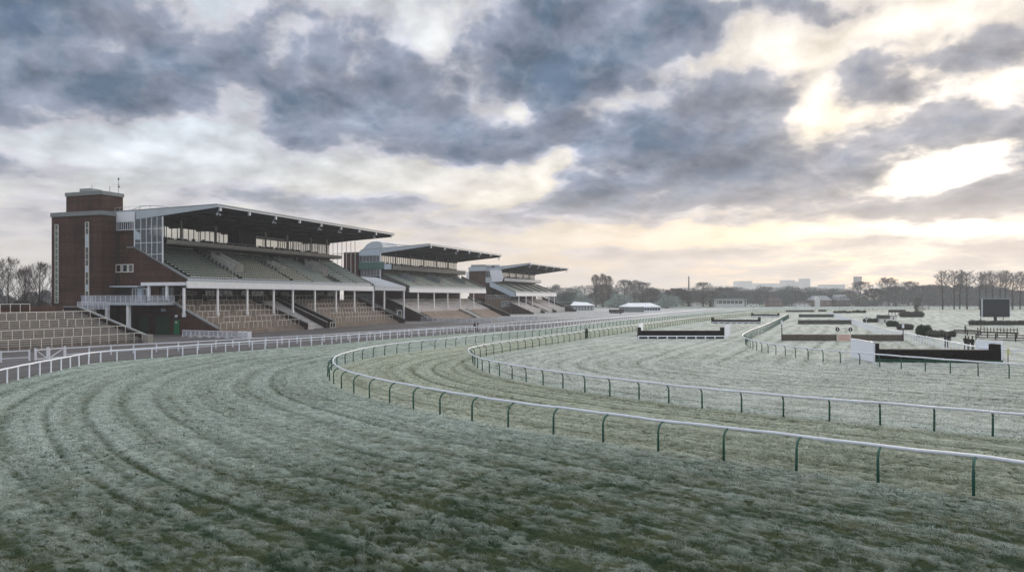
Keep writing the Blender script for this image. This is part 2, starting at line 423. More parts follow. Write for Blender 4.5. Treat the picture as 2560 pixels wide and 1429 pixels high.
scene.view_settings.view_transform = 'Standard'; scene.view_settings.look = 'None'
scene.view_settings.exposure = EXPO; scene.view_settings.gamma = 1.0; scene.view_settings.use_curve_mapping = False
scene.render.engine = 'CYCLES'; cy = scene.cycles
cy.use_denoising = True; cy.max_bounces = 5; cy.diffuse_bounces = 3; cy.glossy_bounces = 2; cy.transmission_bounces = 3
cy.transparent_max_bounces = 8; cy.volume_bounces = 1; cy.use_adaptive_sampling = True; cy.adaptive_threshold = .02
cy.sample_clamp_indirect = 6

# ------------------------------------------------------------------ haze
hb = MB().box(-3200, 3200, -3200, 3200, -1.5, 72)
hm, nt = new_mat('haze_air'); n = N(nt)
pv = n.node('ShaderNodeVolumePrincipled'); pv.inputs['Color'].default_value = (.94, .94, .96, 1); pv.inputs['Density'].default_value = HAZE
pv.inputs['Anisotropy'].default_value = .15
o = n.node('ShaderNodeOutputMaterial'); nt.links.new(pv.outputs[0], o.inputs['Volume'])
M['haze'] = hm
hz_o = hb.build('haze', 'haze'); tag(hz_o, kind='stuff', label='thin cold morning haze lying over the whole racecourse')
# ------------------------------------------------------------------ surveyed rail lines (post feet)
A_PX = [(2760, 1295), (2470, 1243), (2216, 1209), (2000, 1176), (1813, 1149), (1649, 1127), (1507, 1104), (1386, 1085), (1278, 1069), (1144, 1043), (1074, 1029),
        (1017, 1015.5), (970, 1005), (929, 995), (896, 985), (867, 975.7), (847.6, 967.6), (834, 959.5), (824.3, 950.5), (819.6, 942), (820.5, 933), (827, 925),
        (840, 917.5), (856, 912), (876.5, 905.6), (893, 900.5), (912, 896.5), (952, 889), (1001, 881.7), (1048, 875.6), (1091, 871), (1132, 865.6), (1169, 861), (1247, 851.3),
        (1290, 846.2), (1369, 837), (1460, 824.5), (1547.5, 813.5), (1660, 800.5), (1740, 792), (1805, 787), (1870, 781), (1960, 776.8), (2100, 774.3), (2300, 773.2), (2560, 773)]
B_PX = [(2640, 1106), (2490, 1091), (2336, 1076), (2193, 1062), (2063, 1051), (1948, 1039), (1847, 1028), (1757, 1019), (1674, 1008), (1604, 998), (1539, 990), (1482, 982),
        (1431, 974), (1385, 966.5), (1341, 959), (1306, 952), (1276.6, 945.5), (1250, 939.5), (1228, 933.7), (1211, 928), (1199, 922.5), (1190, 916.5), (1184, 910), (1181, 904), (1184, 899),
        (1199.5, 893.6), (1223.4, 887.3), (1253, 881.9), (1288, 876), (1375, 861.5), (1454, 848.7), (1506.5, 840.5), (1594, 827.5), (1688, 813), (1782, 799.5), (1852, 791), (1905, 785.5),
        (1960, 781.5), (2060, 778.5), (2200, 777)]
C_PX = [(2640, 955), (2521.7, 944.4), (2441, 938.4), (2372, 932.5), (2307, 926.5), (2245, 921), (2194.4, 916), (2149, 911.5), (2102, 907), (2049.5, 901.5), (2020, 898), (1994, 894.5),
        (1971.6, 891), (1951.6, 887.8), (1935, 885), (1919.6, 882), (1907, 879.2), (1895, 876.3), (1885.4, 873.2), (1878.6, 870.6), (1872, 867.5), (1866, 863.5), (1863.5, 860), (1866, 855.5), (1874, 849.5),
        (1890, 840), (1914.7, 829), (1944, 812.5), (1972.7, 794.5)]
D_PX = [(2640, 902), (2560, 903), (2505, 899.5), (2437, 891.5), (2330, 866), (2256.5, 849.5), (2188, 831), (2133, 810.5), (2087, 793.5), (2070, 789)]
W_PX = [(-160, 1003), (-60, 978), (2.5, 960), (36.5, 951), (68, 943.5), (102, 935.5), (136, 928.5), (166, 921.8), (201, 914), (237, 907.5), (272, 903.5), (307, 900.5), (340, 898), (377, 895), (412, 892), (560, 880),
        (798, 862), (900, 853.5), (1036, 842), (1170, 832.5), (1300, 825), (1360, 820.5), (1477, 809), (1594, 797), (1723, 782.5), (1800, 777), (1900, 773.4), (2050, 771.6), (2300, 770.8), (2600, 770.6)]
O_PX = [(-150, 921), (-60, 912.5), (0, 907), (77, 902.2), (118, 898.8), (161, 895), (235, 890), (272, 887.3), (310, 884.8), (412, 879.6), (479, 876), (620, 866.5), (780, 856.6), (980, 842), (1186, 826.5), (1300, 815.5), (1360, 811), (1477, 801), (1594, 790.5), (1700, 780.5), (1765, 776)]
def line(pp, step=.5): 
    q = [Vector(G(x, y)) for x, y in pp]; e = (q[0] - q[1]).normalized()
    return [Vector(p) for p in catmull([tuple(q[0] + e * 24), tuple(q[0] + e * 12)] + [tuple(v) for v in q], step)]
LA, LB, LC, LD, LW, LO = [line(q) for q in (A_PX, B_PX, C_PX, D_PX, W_PX, O_PX)]
# ------------------------------------------------------------------ turf
def dist_to(X, Y, L, stride=3):
    pts = np.array([(p.x, p.y) for p in L[::stride]] + [(L[-1].x, L[-1].y)], dtype=np.float32)
    best = np.full(X.shape, 1e9, dtype=np.float32)
    for i in range(len(pts) - 1):
        a, b = pts[i], pts[i + 1]; d = b - a; ll = float(d @ d) + 1e-9
        t = np.clip(((X - a[0]) * d[0] + (Y - a[1]) * d[1]) / ll, 0, 1)
        q = (X - a[0] - t * d[0]) ** 2 + (Y - a[1] - t * d[1]) ** 2
        np.minimum(best, q, out=best)
    return np.sqrt(best)
def inside(X, Y, L, stride=3):
    pts = [(p.x, p.y) for p in L[::stride]] + [(900, 900), (900, -60), (L[0].x + 60, L[0].y - 30)]
    c = np.zeros(X.shape, dtype=bool); n_ = len(pts); j = n_ - 1
    for i in range(n_):
        xi, yi = pts[i]; xj, yj = pts[j]
        if yi != yj:
            c ^= ((yi > Y) != (yj > Y)) & (X < (xj - xi) * (Y - yi) / (yj - yi) + xi)
        j = i
    return c
def track_field(X, Y):
    dA = dist_to(X, Y, LA); sA = np.where(inside(X, Y, LA), -dA, dA)
    dB = dist_to(X, Y, LB); sB = np.where(inside(X, Y, LB), -dB, dB)
    return sA, sB
def groove(X, Y, sA):
    ph = sA / 1.9 + .40 * fbm(X * .05, Y * .05, None, 3, 21); fr_ = ph - np.floor(ph)
    fi = np.floor(ph); rs = _hash(fi.astype(np.int64), fi.astype(np.int64) * 0, fi.astype(np.int64) * 0, 5)
    g1 = (.25 + .95 * rs ** .9) * np.exp(-((fr_ - .5) / .10) ** 2) * np.clip(fbm(X * .07 + 5, Y * .07, sA * .25, 3, 41) * 2.2 - .25, .45, 1)
    ph = sA / .83 + .5 * fbm(X * .07, Y * .07 + 9, None, 3, 22); fr_ = ph - np.floor(ph)
    return g1 + .45 * np.exp(-((fr_ - .5) / .16) ** 2) * np.clip(fbm(X * .12, Y * .12 + 3, sA * .2, 3, 43) * 3 - .9, 0, 1)
def turf_height(X, Y, sA, full=False):
    R = np.hypot(X, Y)
    near = np.clip((110 - R) / 70, 0, 1)
    # hoof-cut lumps, drawn out across the line of galloping
    wx = fbm(X * .8, Y * .8, None, 2, 61) * 1.2; wy = fbm(X * .8 + 40, Y * .8, None, 2, 62) * 1.2
    a = fbm(X * 2.5 + wx, Y * 2.5 + wy, sA * 1.8, 4, 3); b = fbm(X * 5.6 + 7 + wx, Y * 5.6 + wy, sA * 3.2, 3, 9)
    pit = np.clip((.43 - a) * 14.0, 0, 1); pit2 = np.clip((.42 - b) * 14.0, 0, 1)        # torn-out hollows
    rough = np.clip((56 - R) / 30, .30, 1)
    cuts = np.clip(fbm(X * .22, Y * .22, sA * .3, 3, 31) * 2.6 - .75, .2, 1.1)
    gr = groove(X, Y, sA)
    z = near * (.35 + .75 * rough) * cuts * ((a - .5) * .12 + (b - .5) * .12 - pit * .11 - pit2 * .09) - gr * .065 * np.clip((140 - R) / 80, 0, 1)
    if full: return z, np.clip(.5 + (a - .5) * 1.6 + (b - .5) * 1.2 - pit * .35 - pit2 * .2, 0, 1), gr
    return z
nA, nR = 420, 0
th0, th1 = math.radians(-43), math.radians(43)
th = np.concatenate([np.linspace(math.radians(-180), th0, 24)[:-1], np.linspace(th0, th1, nA), np.linspace(th1, math.radians(180), 24)[1:]]) + YAW
r = [3.0]
while r[-1] < 3000:
    q = r[-1]; r.append(q * (1.06 if q < 13.5 else 1.0042 if q < 75 else 1.0075 if q < 160 else 1.02))
r = np.array(r)
TH, RR = np.meshgrid(th, r); X = (-np.sin(TH) * RR).astype(np.float64); Y = (np.cos(TH) * RR).astype(np.float64)
sA, sB = track_field(X, Y)
Z, crest, grv = turf_height(X, Y, sA, True)
V = np.stack([X, Y, Z], -1).reshape(-1, 3); nr, nt_ = X.shape
V = np.concatenate([V, [[0, 0, 0]]])
ii, jj = np.meshgrid(np.arange(nr - 1), np.arange(nt_ - 1), indexing='ij'); a = ii * nt_ + jj
Fq = np.stack([a, a + 1, a + nt_ + 1, a + nt_], -1).reshape(-1, 4)

m, nt = new_mat('frosted_turf'); n = N(nt)
pos = n.node('ShaderNodeNewGeometry').outputs['Position']; s = n.sep(pos)
at = n.node('ShaderNodeAttribute', attribute_name='track'); t = n.sep(at.outputs['Vector'])
sa, sb, lane = t[0], t[1], None
def turf_color(n, pos, sa, sb, crest):
    s = n.sep(pos)
    big = n.noise(pos, .035, 4, .55); med = n.noise(n.xyz(n.m('MULTIPLY', s[0], .25), n.m('MULTIPLY', s[1], .25), n.m('MULTIPLY', sa, .55)), 1.0, 5, .6)
    fine = n.noise(n.xyz(n.m('MULTIPLY', s[0], 1.7), n.m('MULTIPLY', s[1], 1.7), n.m('MULTIPLY', sa, 3.6)), 1.0, 6, .65)
    pv = n.noise(n.xyz(n.m('MULTIPLY', s[0], 2.2), n.m('MULTIPLY', s[1], 2.2), n.m('MULTIPLY', sa, 4.6)), 1.0, 3, .55)
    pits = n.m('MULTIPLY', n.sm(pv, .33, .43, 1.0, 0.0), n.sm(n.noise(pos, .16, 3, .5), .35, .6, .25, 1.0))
    # mown / galloped swathes follow the rail
    wob = n.m('MULTIPLY', n.noise(pos, .05, 3, .5), 5.0)
    st = n.m('SINE', n.m('MULTIPLY_ADD', sa, 2 * math.pi / 2.6, wob)); st2 = n.m('SINE', n.m('MULTIPLY_ADD', sa, 2 * math.pi / 1.55, n.m('MULTIPLY', wob, 2.3)))
    outA = n.sm(sa, -.4, .5); inB = n.sm(sb, -.6, .6, 1.0, 0.0)
    lane = n.m('MULTIPLY', n.m('SUBTRACT', 1.0, outA), n.m('SUBTRACT', 1.0, inB))
    fr = n.m('MULTIPLY_ADD', n.m('SUBTRACT', big, .5), .55, .66)
    fr = n.m('ADD', fr, n.m('MULTIPLY', n.m('SUBTRACT', med, .5), .22))
    fr = n.m('ADD', fr, n.m('MULTIPLY', n.m('SUBTRACT', crest, .45), .48))
    fr = n.m('ADD', fr, n.m('MULTIPLY', n.m('SUBTRACT', fine, .5), .65))
    fr = n.m('ADD', fr, n.m('MULTIPLY', st, .09)); fr = n.m('ADD', fr, n.m('MULTIPLY', n.m('MULTIPLY', inB, n.m('SUBTRACT', med, .5)), .55))
    fr = n.m('ADD', fr, n.m('MULTIPLY', pits, -.42)); fr = n.m('ADD', fr, n.m('ADD', n.m('MULTIPLY', lane, -.05), n.m('MULTIPLY', inB, .10)))  # pits thin of frost, with hollow shade put into the colour
    q1 = n.m('DIVIDE', n.m('SUBTRACT', sb, .95), .30); fr = n.m('SUBTRACT', fr, n.m('MULTIPLY', n.m('EXPONENT', n.m('MULTIPLY', n.m('MULTIPLY', q1, q1), -1.0)), .28))
    q2 = n.m('DIVIDE', n.m('SUBTRACT', sa, .5), .7); fr = n.m('ADD', fr, n.m('MULTIPLY', n.m('EXPONENT', n.m('MULTIPLY', n.m('MULTIPLY', q2, q2), -1.0)), .22))
    # thinner frost nearest the camera, with foreground darkening put into the colour
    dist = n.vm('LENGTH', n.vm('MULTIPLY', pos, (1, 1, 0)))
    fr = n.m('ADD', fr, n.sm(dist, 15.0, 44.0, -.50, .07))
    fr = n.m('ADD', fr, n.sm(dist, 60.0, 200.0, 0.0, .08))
    fr = n.m('MULTIPLY', fr, 1.0, clamp=True)
    gr = n.mix(n.sm(n.noise(pos, .5, 4, .6), .35, .7), (.030, .058, .028), (.075, .088, .042))
    gr = n.mix(n.m('MULTIPLY', lane, .5), gr, (.13, .145, .085))
    fc = n.mix(lane, n.mix(n.sm(sb, -6, 4, 1.0, 0.0), FROST_OUT, FROST_IN), FROST_LANE)
    return n.mix(fr, gr, fc), fr, n.m('SUBTRACT', fine, n.m('MULTIPLY', pits, .35)), med
FROST_OUT = (.40, .47, .43); FROST_IN = (.53, .57, .53); FROST_LANE = (.47, .51, .42)
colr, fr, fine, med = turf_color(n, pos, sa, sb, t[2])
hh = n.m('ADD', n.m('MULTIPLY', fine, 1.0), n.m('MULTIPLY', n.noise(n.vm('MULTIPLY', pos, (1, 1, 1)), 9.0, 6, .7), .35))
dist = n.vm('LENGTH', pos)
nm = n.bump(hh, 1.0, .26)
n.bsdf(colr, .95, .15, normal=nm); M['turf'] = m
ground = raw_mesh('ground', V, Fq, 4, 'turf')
# close the small disc under the camera
bmg = None
at_ = ground.data.attributes.new('track', 'FLOAT_VECTOR', 'POINT')
tv = np.zeros((len(V), 3), dtype=np.float32); tv[:-1, 0] = sA.ravel(); tv[:-1, 1] = sB.ravel(); tv[:-1, 2] = (crest - grv * .8).ravel()
at_.data.foreach_set('vector', tv.ravel()); ground.data.polygons.foreach_set('use_smooth', [True] * len(ground.data.polygons))
tag(ground, 'frosted racecourse turf with curved hoof-worn swathes', kind='structure')

# ------------------------------------------------------------------ grass blades near the rail: one countless mass
def grass(nb, r0, r1, seed):
    g = np.random.default_rng(seed)
    u = g.random(nb); R = r0 * (r1 / r0) ** u; A = (g.random(nb) - .5) * math.radians(80) + YAW
    x = -np.sin(A) * R; y = np.cos(A) * R
    sA, sB = track_field(x, y)
    keep = ~((x < -57) & (y > 38) & (dist_to(x, y, LW) > .3))
    x, y, R, sA, sB = [q[keep] for q in (x, y, R, sA, sB)]; k = len(x)
    z, crest, gr = turf_height(x, y, sA, True); z = z - .01
    tuft = fbm(x * 2.6, y * 2.6, sA * 1.2, 3, 77); tuft2 = fbm(x * .7, y * .7, None, 3, 78)
    ln = (.02 + .052 * np.clip(tuft * 2 - .62, 0, 1)) * (.6 + .8 * g.random(k)) * (.55 + .9 * tuft2) * (.35 + 1.1 * crest)
    wd = .011 * (R / 18) ** .85 * (.7 + .8 * g.random(k))
    la = g.random(k) * 2 * np.pi; lean = (.2 + .9 * g.random(k)) * ln
    wa = g.random(k) * 2 * np.pi
    wx, wy = np.cos(wa) * wd, np.sin(wa) * wd
    tx, ty = np.cos(la) * lean, np.sin(la) * lean
    V = np.empty((k, 3, 3)); V[:, 0] = np.stack([x - wx, y - wy, z], -1); V[:, 1] = np.stack([x + wx, y + wy, z], -1)
    V[:, 2] = np.stack([x + tx, y + ty, z + ln], -1)
    Fc = np.arange(3 * k).reshape(-1, 3)
    tr = np.zeros((k, 3, 3)); tr[:, :, 0] = sA[:, None]; tr[:, :, 1] = sB[:, None]; tr[:, :, 2] = (crest - gr * .8)[:, None]; tr[:, 2, 2] += .35
    sh = np.repeat(.45 + 1.1 * g.random(k) ** 1.3, 3).reshape(k, 3); sh[:, 2] *= 1.15
    return V.reshape(-1, 3), Fc, tr.reshape(-1, 3), sh.ravel()
m, nt = new_mat('grass_blade'); n = N(nt)
pos = n.node('ShaderNodeNewGeometry').outputs['Position']
at = n.node('ShaderNodeAttribute', attribute_name='track'); t = n.sep(at.outputs['Vector'])
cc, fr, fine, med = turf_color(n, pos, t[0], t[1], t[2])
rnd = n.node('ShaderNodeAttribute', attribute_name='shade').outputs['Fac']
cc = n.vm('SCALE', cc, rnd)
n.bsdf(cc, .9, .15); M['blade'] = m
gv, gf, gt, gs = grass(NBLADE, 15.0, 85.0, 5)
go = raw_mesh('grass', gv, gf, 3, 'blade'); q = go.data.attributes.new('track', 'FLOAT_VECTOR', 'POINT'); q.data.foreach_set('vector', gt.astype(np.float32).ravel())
q = go.data.attributes.new('shade', 'FLOAT', 'POINT'); q.data.foreach_set('value', gs.astype(np.float32))
tag(go, 'short frosted grass standing in tufts across the near turf', 'grass', kind='stuff')

# ------------------------------------------------------------------ tarmac in front of the stands and the frosted lawn beyond it
m, nt = new_mat('tarmac'); n = N(nt)
pos = n.node('ShaderNodeNewGeometry').outputs['Position']; s = n.sep(pos)
pt = n.noise(pos, .12, 5, .6); fr = n.m('ADD', n.sm(s[1], 110, 290, -.15, .9), n.m('MULTIPLY', n.m('SUBTRACT', pt, .5), 1.5), clamp=True)
c0 = n.mix(n.sm(n.noise(n.vm('MULTIPLY', pos, (1, .1, 1)), .9, 5, .6), .3, .75), (.056, .053, .057), (.112, .106, .110))
n.bsdf(n.mix(fr, c0, (.40, .415, .42)), .8, .3); M['tarmac'] = m
edge = [(p.x - .35 * 1, p.y) for p in LW if p.y < 420 and p.x < 20][::2]
edge = [e for e in edge if e[1] > 5]
ap = MB().prism([(-150, edge[0][1])] + edge + [(-150, edge[-1][1])], -.2, .045)
tag(ap.build('tarmac_path', 'tarmac'), 'dark tarmac apron between the white rails and the stands', kind='structure')
# ------------------------------------------------------------------ running rails
def swan_post():
    b = MB().tube([(0, 0, -.05), (0, 0, .55), (0, 0, .78), (.035, 0, .93), (.13, 0, 1.06), (.27, 0, 1.145), (.42, 0, 1.17)], [.05, .05, .05, .048, .046, .042, .040], 8)
    return b.build('post', 'post_green', smooth=True)
def rail_thing(name, label, L, rail_h, rail_r, spacing, proto, side, offset, cat, railmat, group=None, start=0.0, clamps=False, jit=.0):
    """L runs along the post feet; side=+1 puts the rail to the left of the direction of travel"""
    nrm = []
    for i in range(len(L)):
        d = (L[min(i + 3, len(L) - 1)] - L[max(i - 3, 0)]).normalized(); nrm.append(Vector((-d.y, d.x, 0)) * side)
    root = empty(name, (L[0].x, L[0].y, 0), label, cat, group)
    o0 = Vector((L[0].x, L[0].y, 0)); st = 2
    pts = [(L[i] + nrm[i] * offset) for i in range(0, len(L), st)]
    pts = [Vector((p.x, p.y, rail_h + .012 * math.sin(k * 1.9))) for k, p in enumerate(pts)]
    MB().tube(pts, rail_r * .82, 10, rz=rail_r).build('rail', railmat, root, smooth=True)
    # sleeves where rail lengths join
    sl_ = MB(); step = 24
    for k in range(8, len(pts) - 2, step):
        a, b = pts[k], pts[k] + (pts[k + 1] - pts[k]).normalized() * .32
        sl_.tube([a, b], rail_r * .95, 10, rz=rail_r * 1.12)
    if sl_.v: tag(sl_.build('joint_sleeve', railmat, root), kind='stuff')
    spots = []; acc = start
    for i in range(1, len(L)):
        acc += (L[i] - L[i - 1]).length
        if acc >= spacing:
            acc -= spacing; spots.append((L[i] - (L[i] - L[i - 1]).normalized() * acc + Vector(((random.random() - .5) * jit, (random.random() - .5) * jit, 0)), math.atan2(nrm[i].y, nrm[i].x)))
    spots.sort(key=lambda q: q[0].length)
    vis = [q for q in spots if q[0].y * FW[1] + q[0].x * FW[0] > 3 and abs((q[0].x * RT[0] + q[0].y * RT[1]) / (q[0].x * FW[0] + q[0].y * FW[1])) < 1.05]
    rest = vis[100:]
    for k, (p, a) in enumerate(vis[:100]):
        c = proto if proto.parent is None and not proto.get('used') else proto.copy()
        if c is proto: proto['used'] = 1; 
        else: COL.objects.link(c)
        c.parent = root; c.location = (p.x - o0.x, p.y - o0.y, 0); c.rotation_euler = ((random.random() - .5) * .03, (random.random() - .5) * .03, a)
    if rest:
        b = MB(); me = proto.data; vs = [v.co.copy() for v in me.vertices]; fs = [tuple(f.vertices) for f in me.polygons]
        for p, a in rest:
            R_ = Matrix.Rotation(a, 4, 'Z'); b.add([R_ @ v + p for v in vs], fs)
        o = b.build('post', list(me.materials)[0], root); o['kind'] = 'stuff'; o.name = 'far_posts'
    return root
def fresh(proto):
    c = proto.copy(); c.data = proto.data; COL.objects.link(c); c.parent = None
    if 'used' in c: del c['used']
    return c
def phase(L, pt, sp):
    q = Vector(G(*pt)); s = 0; best = (1e9, 0)
    for i in range(1, len(L)):
        s += (L[i] - L[i - 1]).length; best = min(best, ((L[i] - q).length, s))
    return sp - best[1] % sp
g_r = 'green-legged plastic running rails'
pp = swan_post()
rail_thing('running_rail', 'closest white running rail, on dark green curved legs sweeping across the near turf', LA, 1.20, .066, 2.82, pp, -1, .42, 'running rail', 'white_rail', g_r, phase(LA, (2000, 1176), 2.82))
rail_thing('running_rail', 'second white running rail, on green curved legs, bending just inside the closest one', LB, 1.18, .064, 2.38, fresh(pp), 1, .42, 'running rail', 'white_rail', g_r, phase(LB, (2063, 1051), 2.38))
rail_thing('running_rail', 'white running rail on green legs looping round the striped hurdle and large black fence', LC, 1.18, .064, 2.22, fresh(pp), 1, .40, 'running rail', 'white_rail', g_r, phase(LC, (2307, 926.5), 2.22))
def straight_post(w, d, h, mat, extra=0):
    b = MB().box(-w / 2, w / 2, -d / 2, d / 2, -.05, h)
    if extra: b.box(-w * .62, w * .62, -d * .62, d * .62, h, h + .035)
    return b.build('post', mat)
sp = straight_post(.085, .085, 1.02, 'white_frost')
rail_thing('running_rail', 'white running rail on straight white posts between the turf and the grandstand tarmac', LW, 1.06, .068, 1.95, sp, 1, .0, 'running rail', 'white_frost', None, .6)
sp2 = straight_post(.08, .08, 1.05, 'white_frost')
rail_thing('running_rail', 'white close-posted rail running away behind the large black fence towards the far bushes', LD, 1.12, .075, 1.35, sp2, 1, .0, 'running rail', 'white_frost')
# outer crowd fence: flat top board, lower rail, square capped posts
def board_fence(name, label, L, h, spacing, cat, group=None, mat='white', lo=.40, mid=None):
    root = empty(name, (L[0].x, L[0].y, 0), label, cat, group)
    up = lambda p, z: Vector((p.x, p.y, z))
    pr = None; spots = []; acc = spacing
    for i in range(len(L)):
        if i: acc += (L[i] - L[i - 1]).length
        if acc >= spacing: acc = 0; spots.append((i, L[i]))
    if (spots[-1][1] - L[-1]).length > .6: spots.append((len(L) - 1, L[-1]))
    t = MB(); l = MB(); md = MB()
    for k in range(len(spots) - 1):
        a, b = spots[k][1], spots[k + 1][1]
        t.beam(up(a, h), up(b, h), .05, .13); l.beam(up(a, lo), up(b, lo), .05, .09)
        if mid: md.beam(up(a, mid), up(b, mid), .05, .09)
    t.build('top_rail', mat, root); l.build('lower_rail', mat, root)
    if mid: md.build('middle_rail', mat, root)
    proto = straight_post(.13, .13, h + .06, mat, 1)
    spots.sort(key=lambda q: q[1].length)
    for k, (i, p) in enumerate(spots[:100]):
        d = (L[min(i + 1, len(L) - 1)] - L[max(i - 1, 0)]); c = proto if k == 0 else proto.copy()
        if k: COL.objects.link(c)
        c.parent = root; c.location = (p.x - L[0].x, p.y - L[0].y, 0); c.rotation_euler = (0, 0, math.atan2(d.y, d.x))
    if len(spots) > 100:
        b = MB()
        for i, p in spots[100:]: b.box(p.x - .06, p.x + .06, p.y - .06, p.y + .06, 0, h + .08)
        o = b.build('far_posts', mat, root); o['kind'] = 'stuff'
    return root
iL = next(i for i, p in enumerate(LO) if p.x * RT[0] + p.y * RT[1] > (77 - CX) / F * (p.x * FW[0] + p.y * FW[1]))
iR = next(i for i, p in enumerate(LO) if p.x * RT[0] + p.y * RT[1] > (161 - CX) / F * (p.x * FW[0] + p.y * FW[1]))
g_f = 'white board fence sections with gates between'
board_fence('board_fence', 'white board fence left of the two gates, in front of the stepped terrace', LO[:iL + 1], 1.08, 2.2, 'fence', g_f, 'white')
board_fence('board_fence', 'long white board fence right of the braced gates', LO[iR:], 1.06, 2.05, 'fence', g_f, 'white')
def gate(a, b, flip, label):
    a = Vector(a); b = Vector(b); d = (b - a); Lg = d.length; ang_ = math.atan2(d.y, d.x)
    root = empty('white_gate', (a.x, a.y, 0), label, 'gate', 'two white gates in the board fence', ang_)
    q = MB(); q.box(.10, .20, -.05, .05, .1, 1.15); q.box(Lg - .2, Lg - .1, -.05, .05, .1, 1.15); q.box(.2, Lg - .2, -.04, .04, 1.03, 1.15); q.box(.2, Lg - .2, -.04, .04, .10, .20)
    o = q.build('gate_frame', 'white'); o.parent = root
    z0, z1 = (1.05, .2) if not flip else (.2, 1.05)
    o = MB().beam((.2, 0, z0), (Lg - .2, 0, z1), .05, .07).build('brace', 'white'); o.parent = root
    o = MB().box(.02, .14, -.08, .08, 0, 1.28).box(Lg - .14, Lg - .02, -.08, .08, 0, 1.28).build('gate_post', 'white'); o.parent = root
    for zz in (.3, .95):
        o = MB().box(.1, .34, -.065, .065, zz, zz + .05).build('hinge', 'steel_pale'); o.parent = root
mid_ = LO[(iL + iR) // 2]
gate(LO[iL], mid_, False, 'left of two white gates in the board fence, its brace running down rightwards')
gate(mid_, LO[iR], True, 'right of two white gates in the board fence, its brace running up rightwards')
# ------------------------------------------------------------------ grandstand kit
def window(root, name, axis, fixed, a0, a1, z0, z1, frame='white', glass='glass', nm=1, nz=1, t=.07, dep_=.10, panes=None):
    """axis 'x': window lies in plane y=fixed facing -y, spans x a0..a1 ; axis 'y': plane x=fixed facing +x"""
    b = MB()
    def bx(p0, p1, q0, q1, d0, d1):
        if axis == 'x': b.box(p0, p1, fixed - d1, fixed - d0, q0, q1)
        else: b.box(fixed + d0, fixed + d1, p0, p1, q0, q1)
    a0, a1 = sorted((a0, a1))
    bx(a0, a0 + t, z0, z1, 0, dep_); bx(a1 - t, a1, z0, z1, 0, dep_)
    bx(a0 + t, a1 - t, z0, z0 + t, 0, dep_); bx(a0 + t, a1 - t, z1 - t, z1, 0, dep_)
    for k in range(1, nm):
        c = a0 + (a1 - a0) * k / nm; bx(c - t * .4, c + t * .4, z0 + t, z1 - t, 0, dep_ * .9)
    for k in range(1, nz):
        c = z0 + (z1 - z0) * k / nz; bx(a0 + t, a1 - t, c - t * .4, c + t * .4, 0, dep_ * .8)
    f = b.build(name, frame, root)
    p = MB()
    if axis == 'x': p.box(a0 + t * .5, a1 - t * .5, fixed - dep_ * .5, fixed - dep_ * .35, z0 + t * .5, z1 - t * .5)
    else: p.box(fixed + dep_ * .35, fixed + dep_ * .5, a0 + t * .5, a1 - t * .5, z0 + t * .5, z1 - t * .5)
    p.build('pane', glass, f); return f
def stairs_profile(x0, z0, x1, z1, n_, base=None):
    """stepped profile rising from (x0,z0) front to (x1,z1) back"""
    pr = []; dx = (x1 - x0) / n_; dz = (z1 - z0) / n_
    for i in range(n_):
        pr += [(x0 + dx * i, z0 + dz * i), (x0 + dx * i, z0 + dz * (i + 1))]
    pr.append((x1, z1))
    if base is None: pr += [(x1, z1 - 1.0), (x0 + .5 * (1 if dx > 0 else -1), z0 - .35), (x0, z0 - .35)]
    else: pr += [(x1, base), (x0, base)]
    return pr
def crush_barrier(root, x, z, y0, y1, mat='cream', step=1.25, h=1.05, r=.026):
    b = MB(); b.box(x - .035, x + .035, y0, y1, z + h - .04, z + h + .03); k = max(1, round((y1 - y0) / step))
    for i in range(k + 1):
        y = y0 + .035 + (y1 - y0 - .07) * i / k; b.box(x - r, x + r, y - r, y + r, z - .1, z + h - .04)
    return b.build('crush_barrier', mat, root)
def floodlight(root, x, y, z):
    b = MB(); b.box(x - .04, x + .04, y - .04, y + .04, z - .45, z); b.box(x - .05, x + .05, y - .45, y + .45, z - .5, z - .44)
    o = b.build('floodlight', 'steel_pale', root)
    for s_ in (-1, 1):
        q = MB(); q.tube([(x + .02, y + s_ * .34, z - .50), (x + .22, y + s_ * .38, z - .74)], [.10, .19], 8); q.build('lamp_head', 'steel_pale', o)
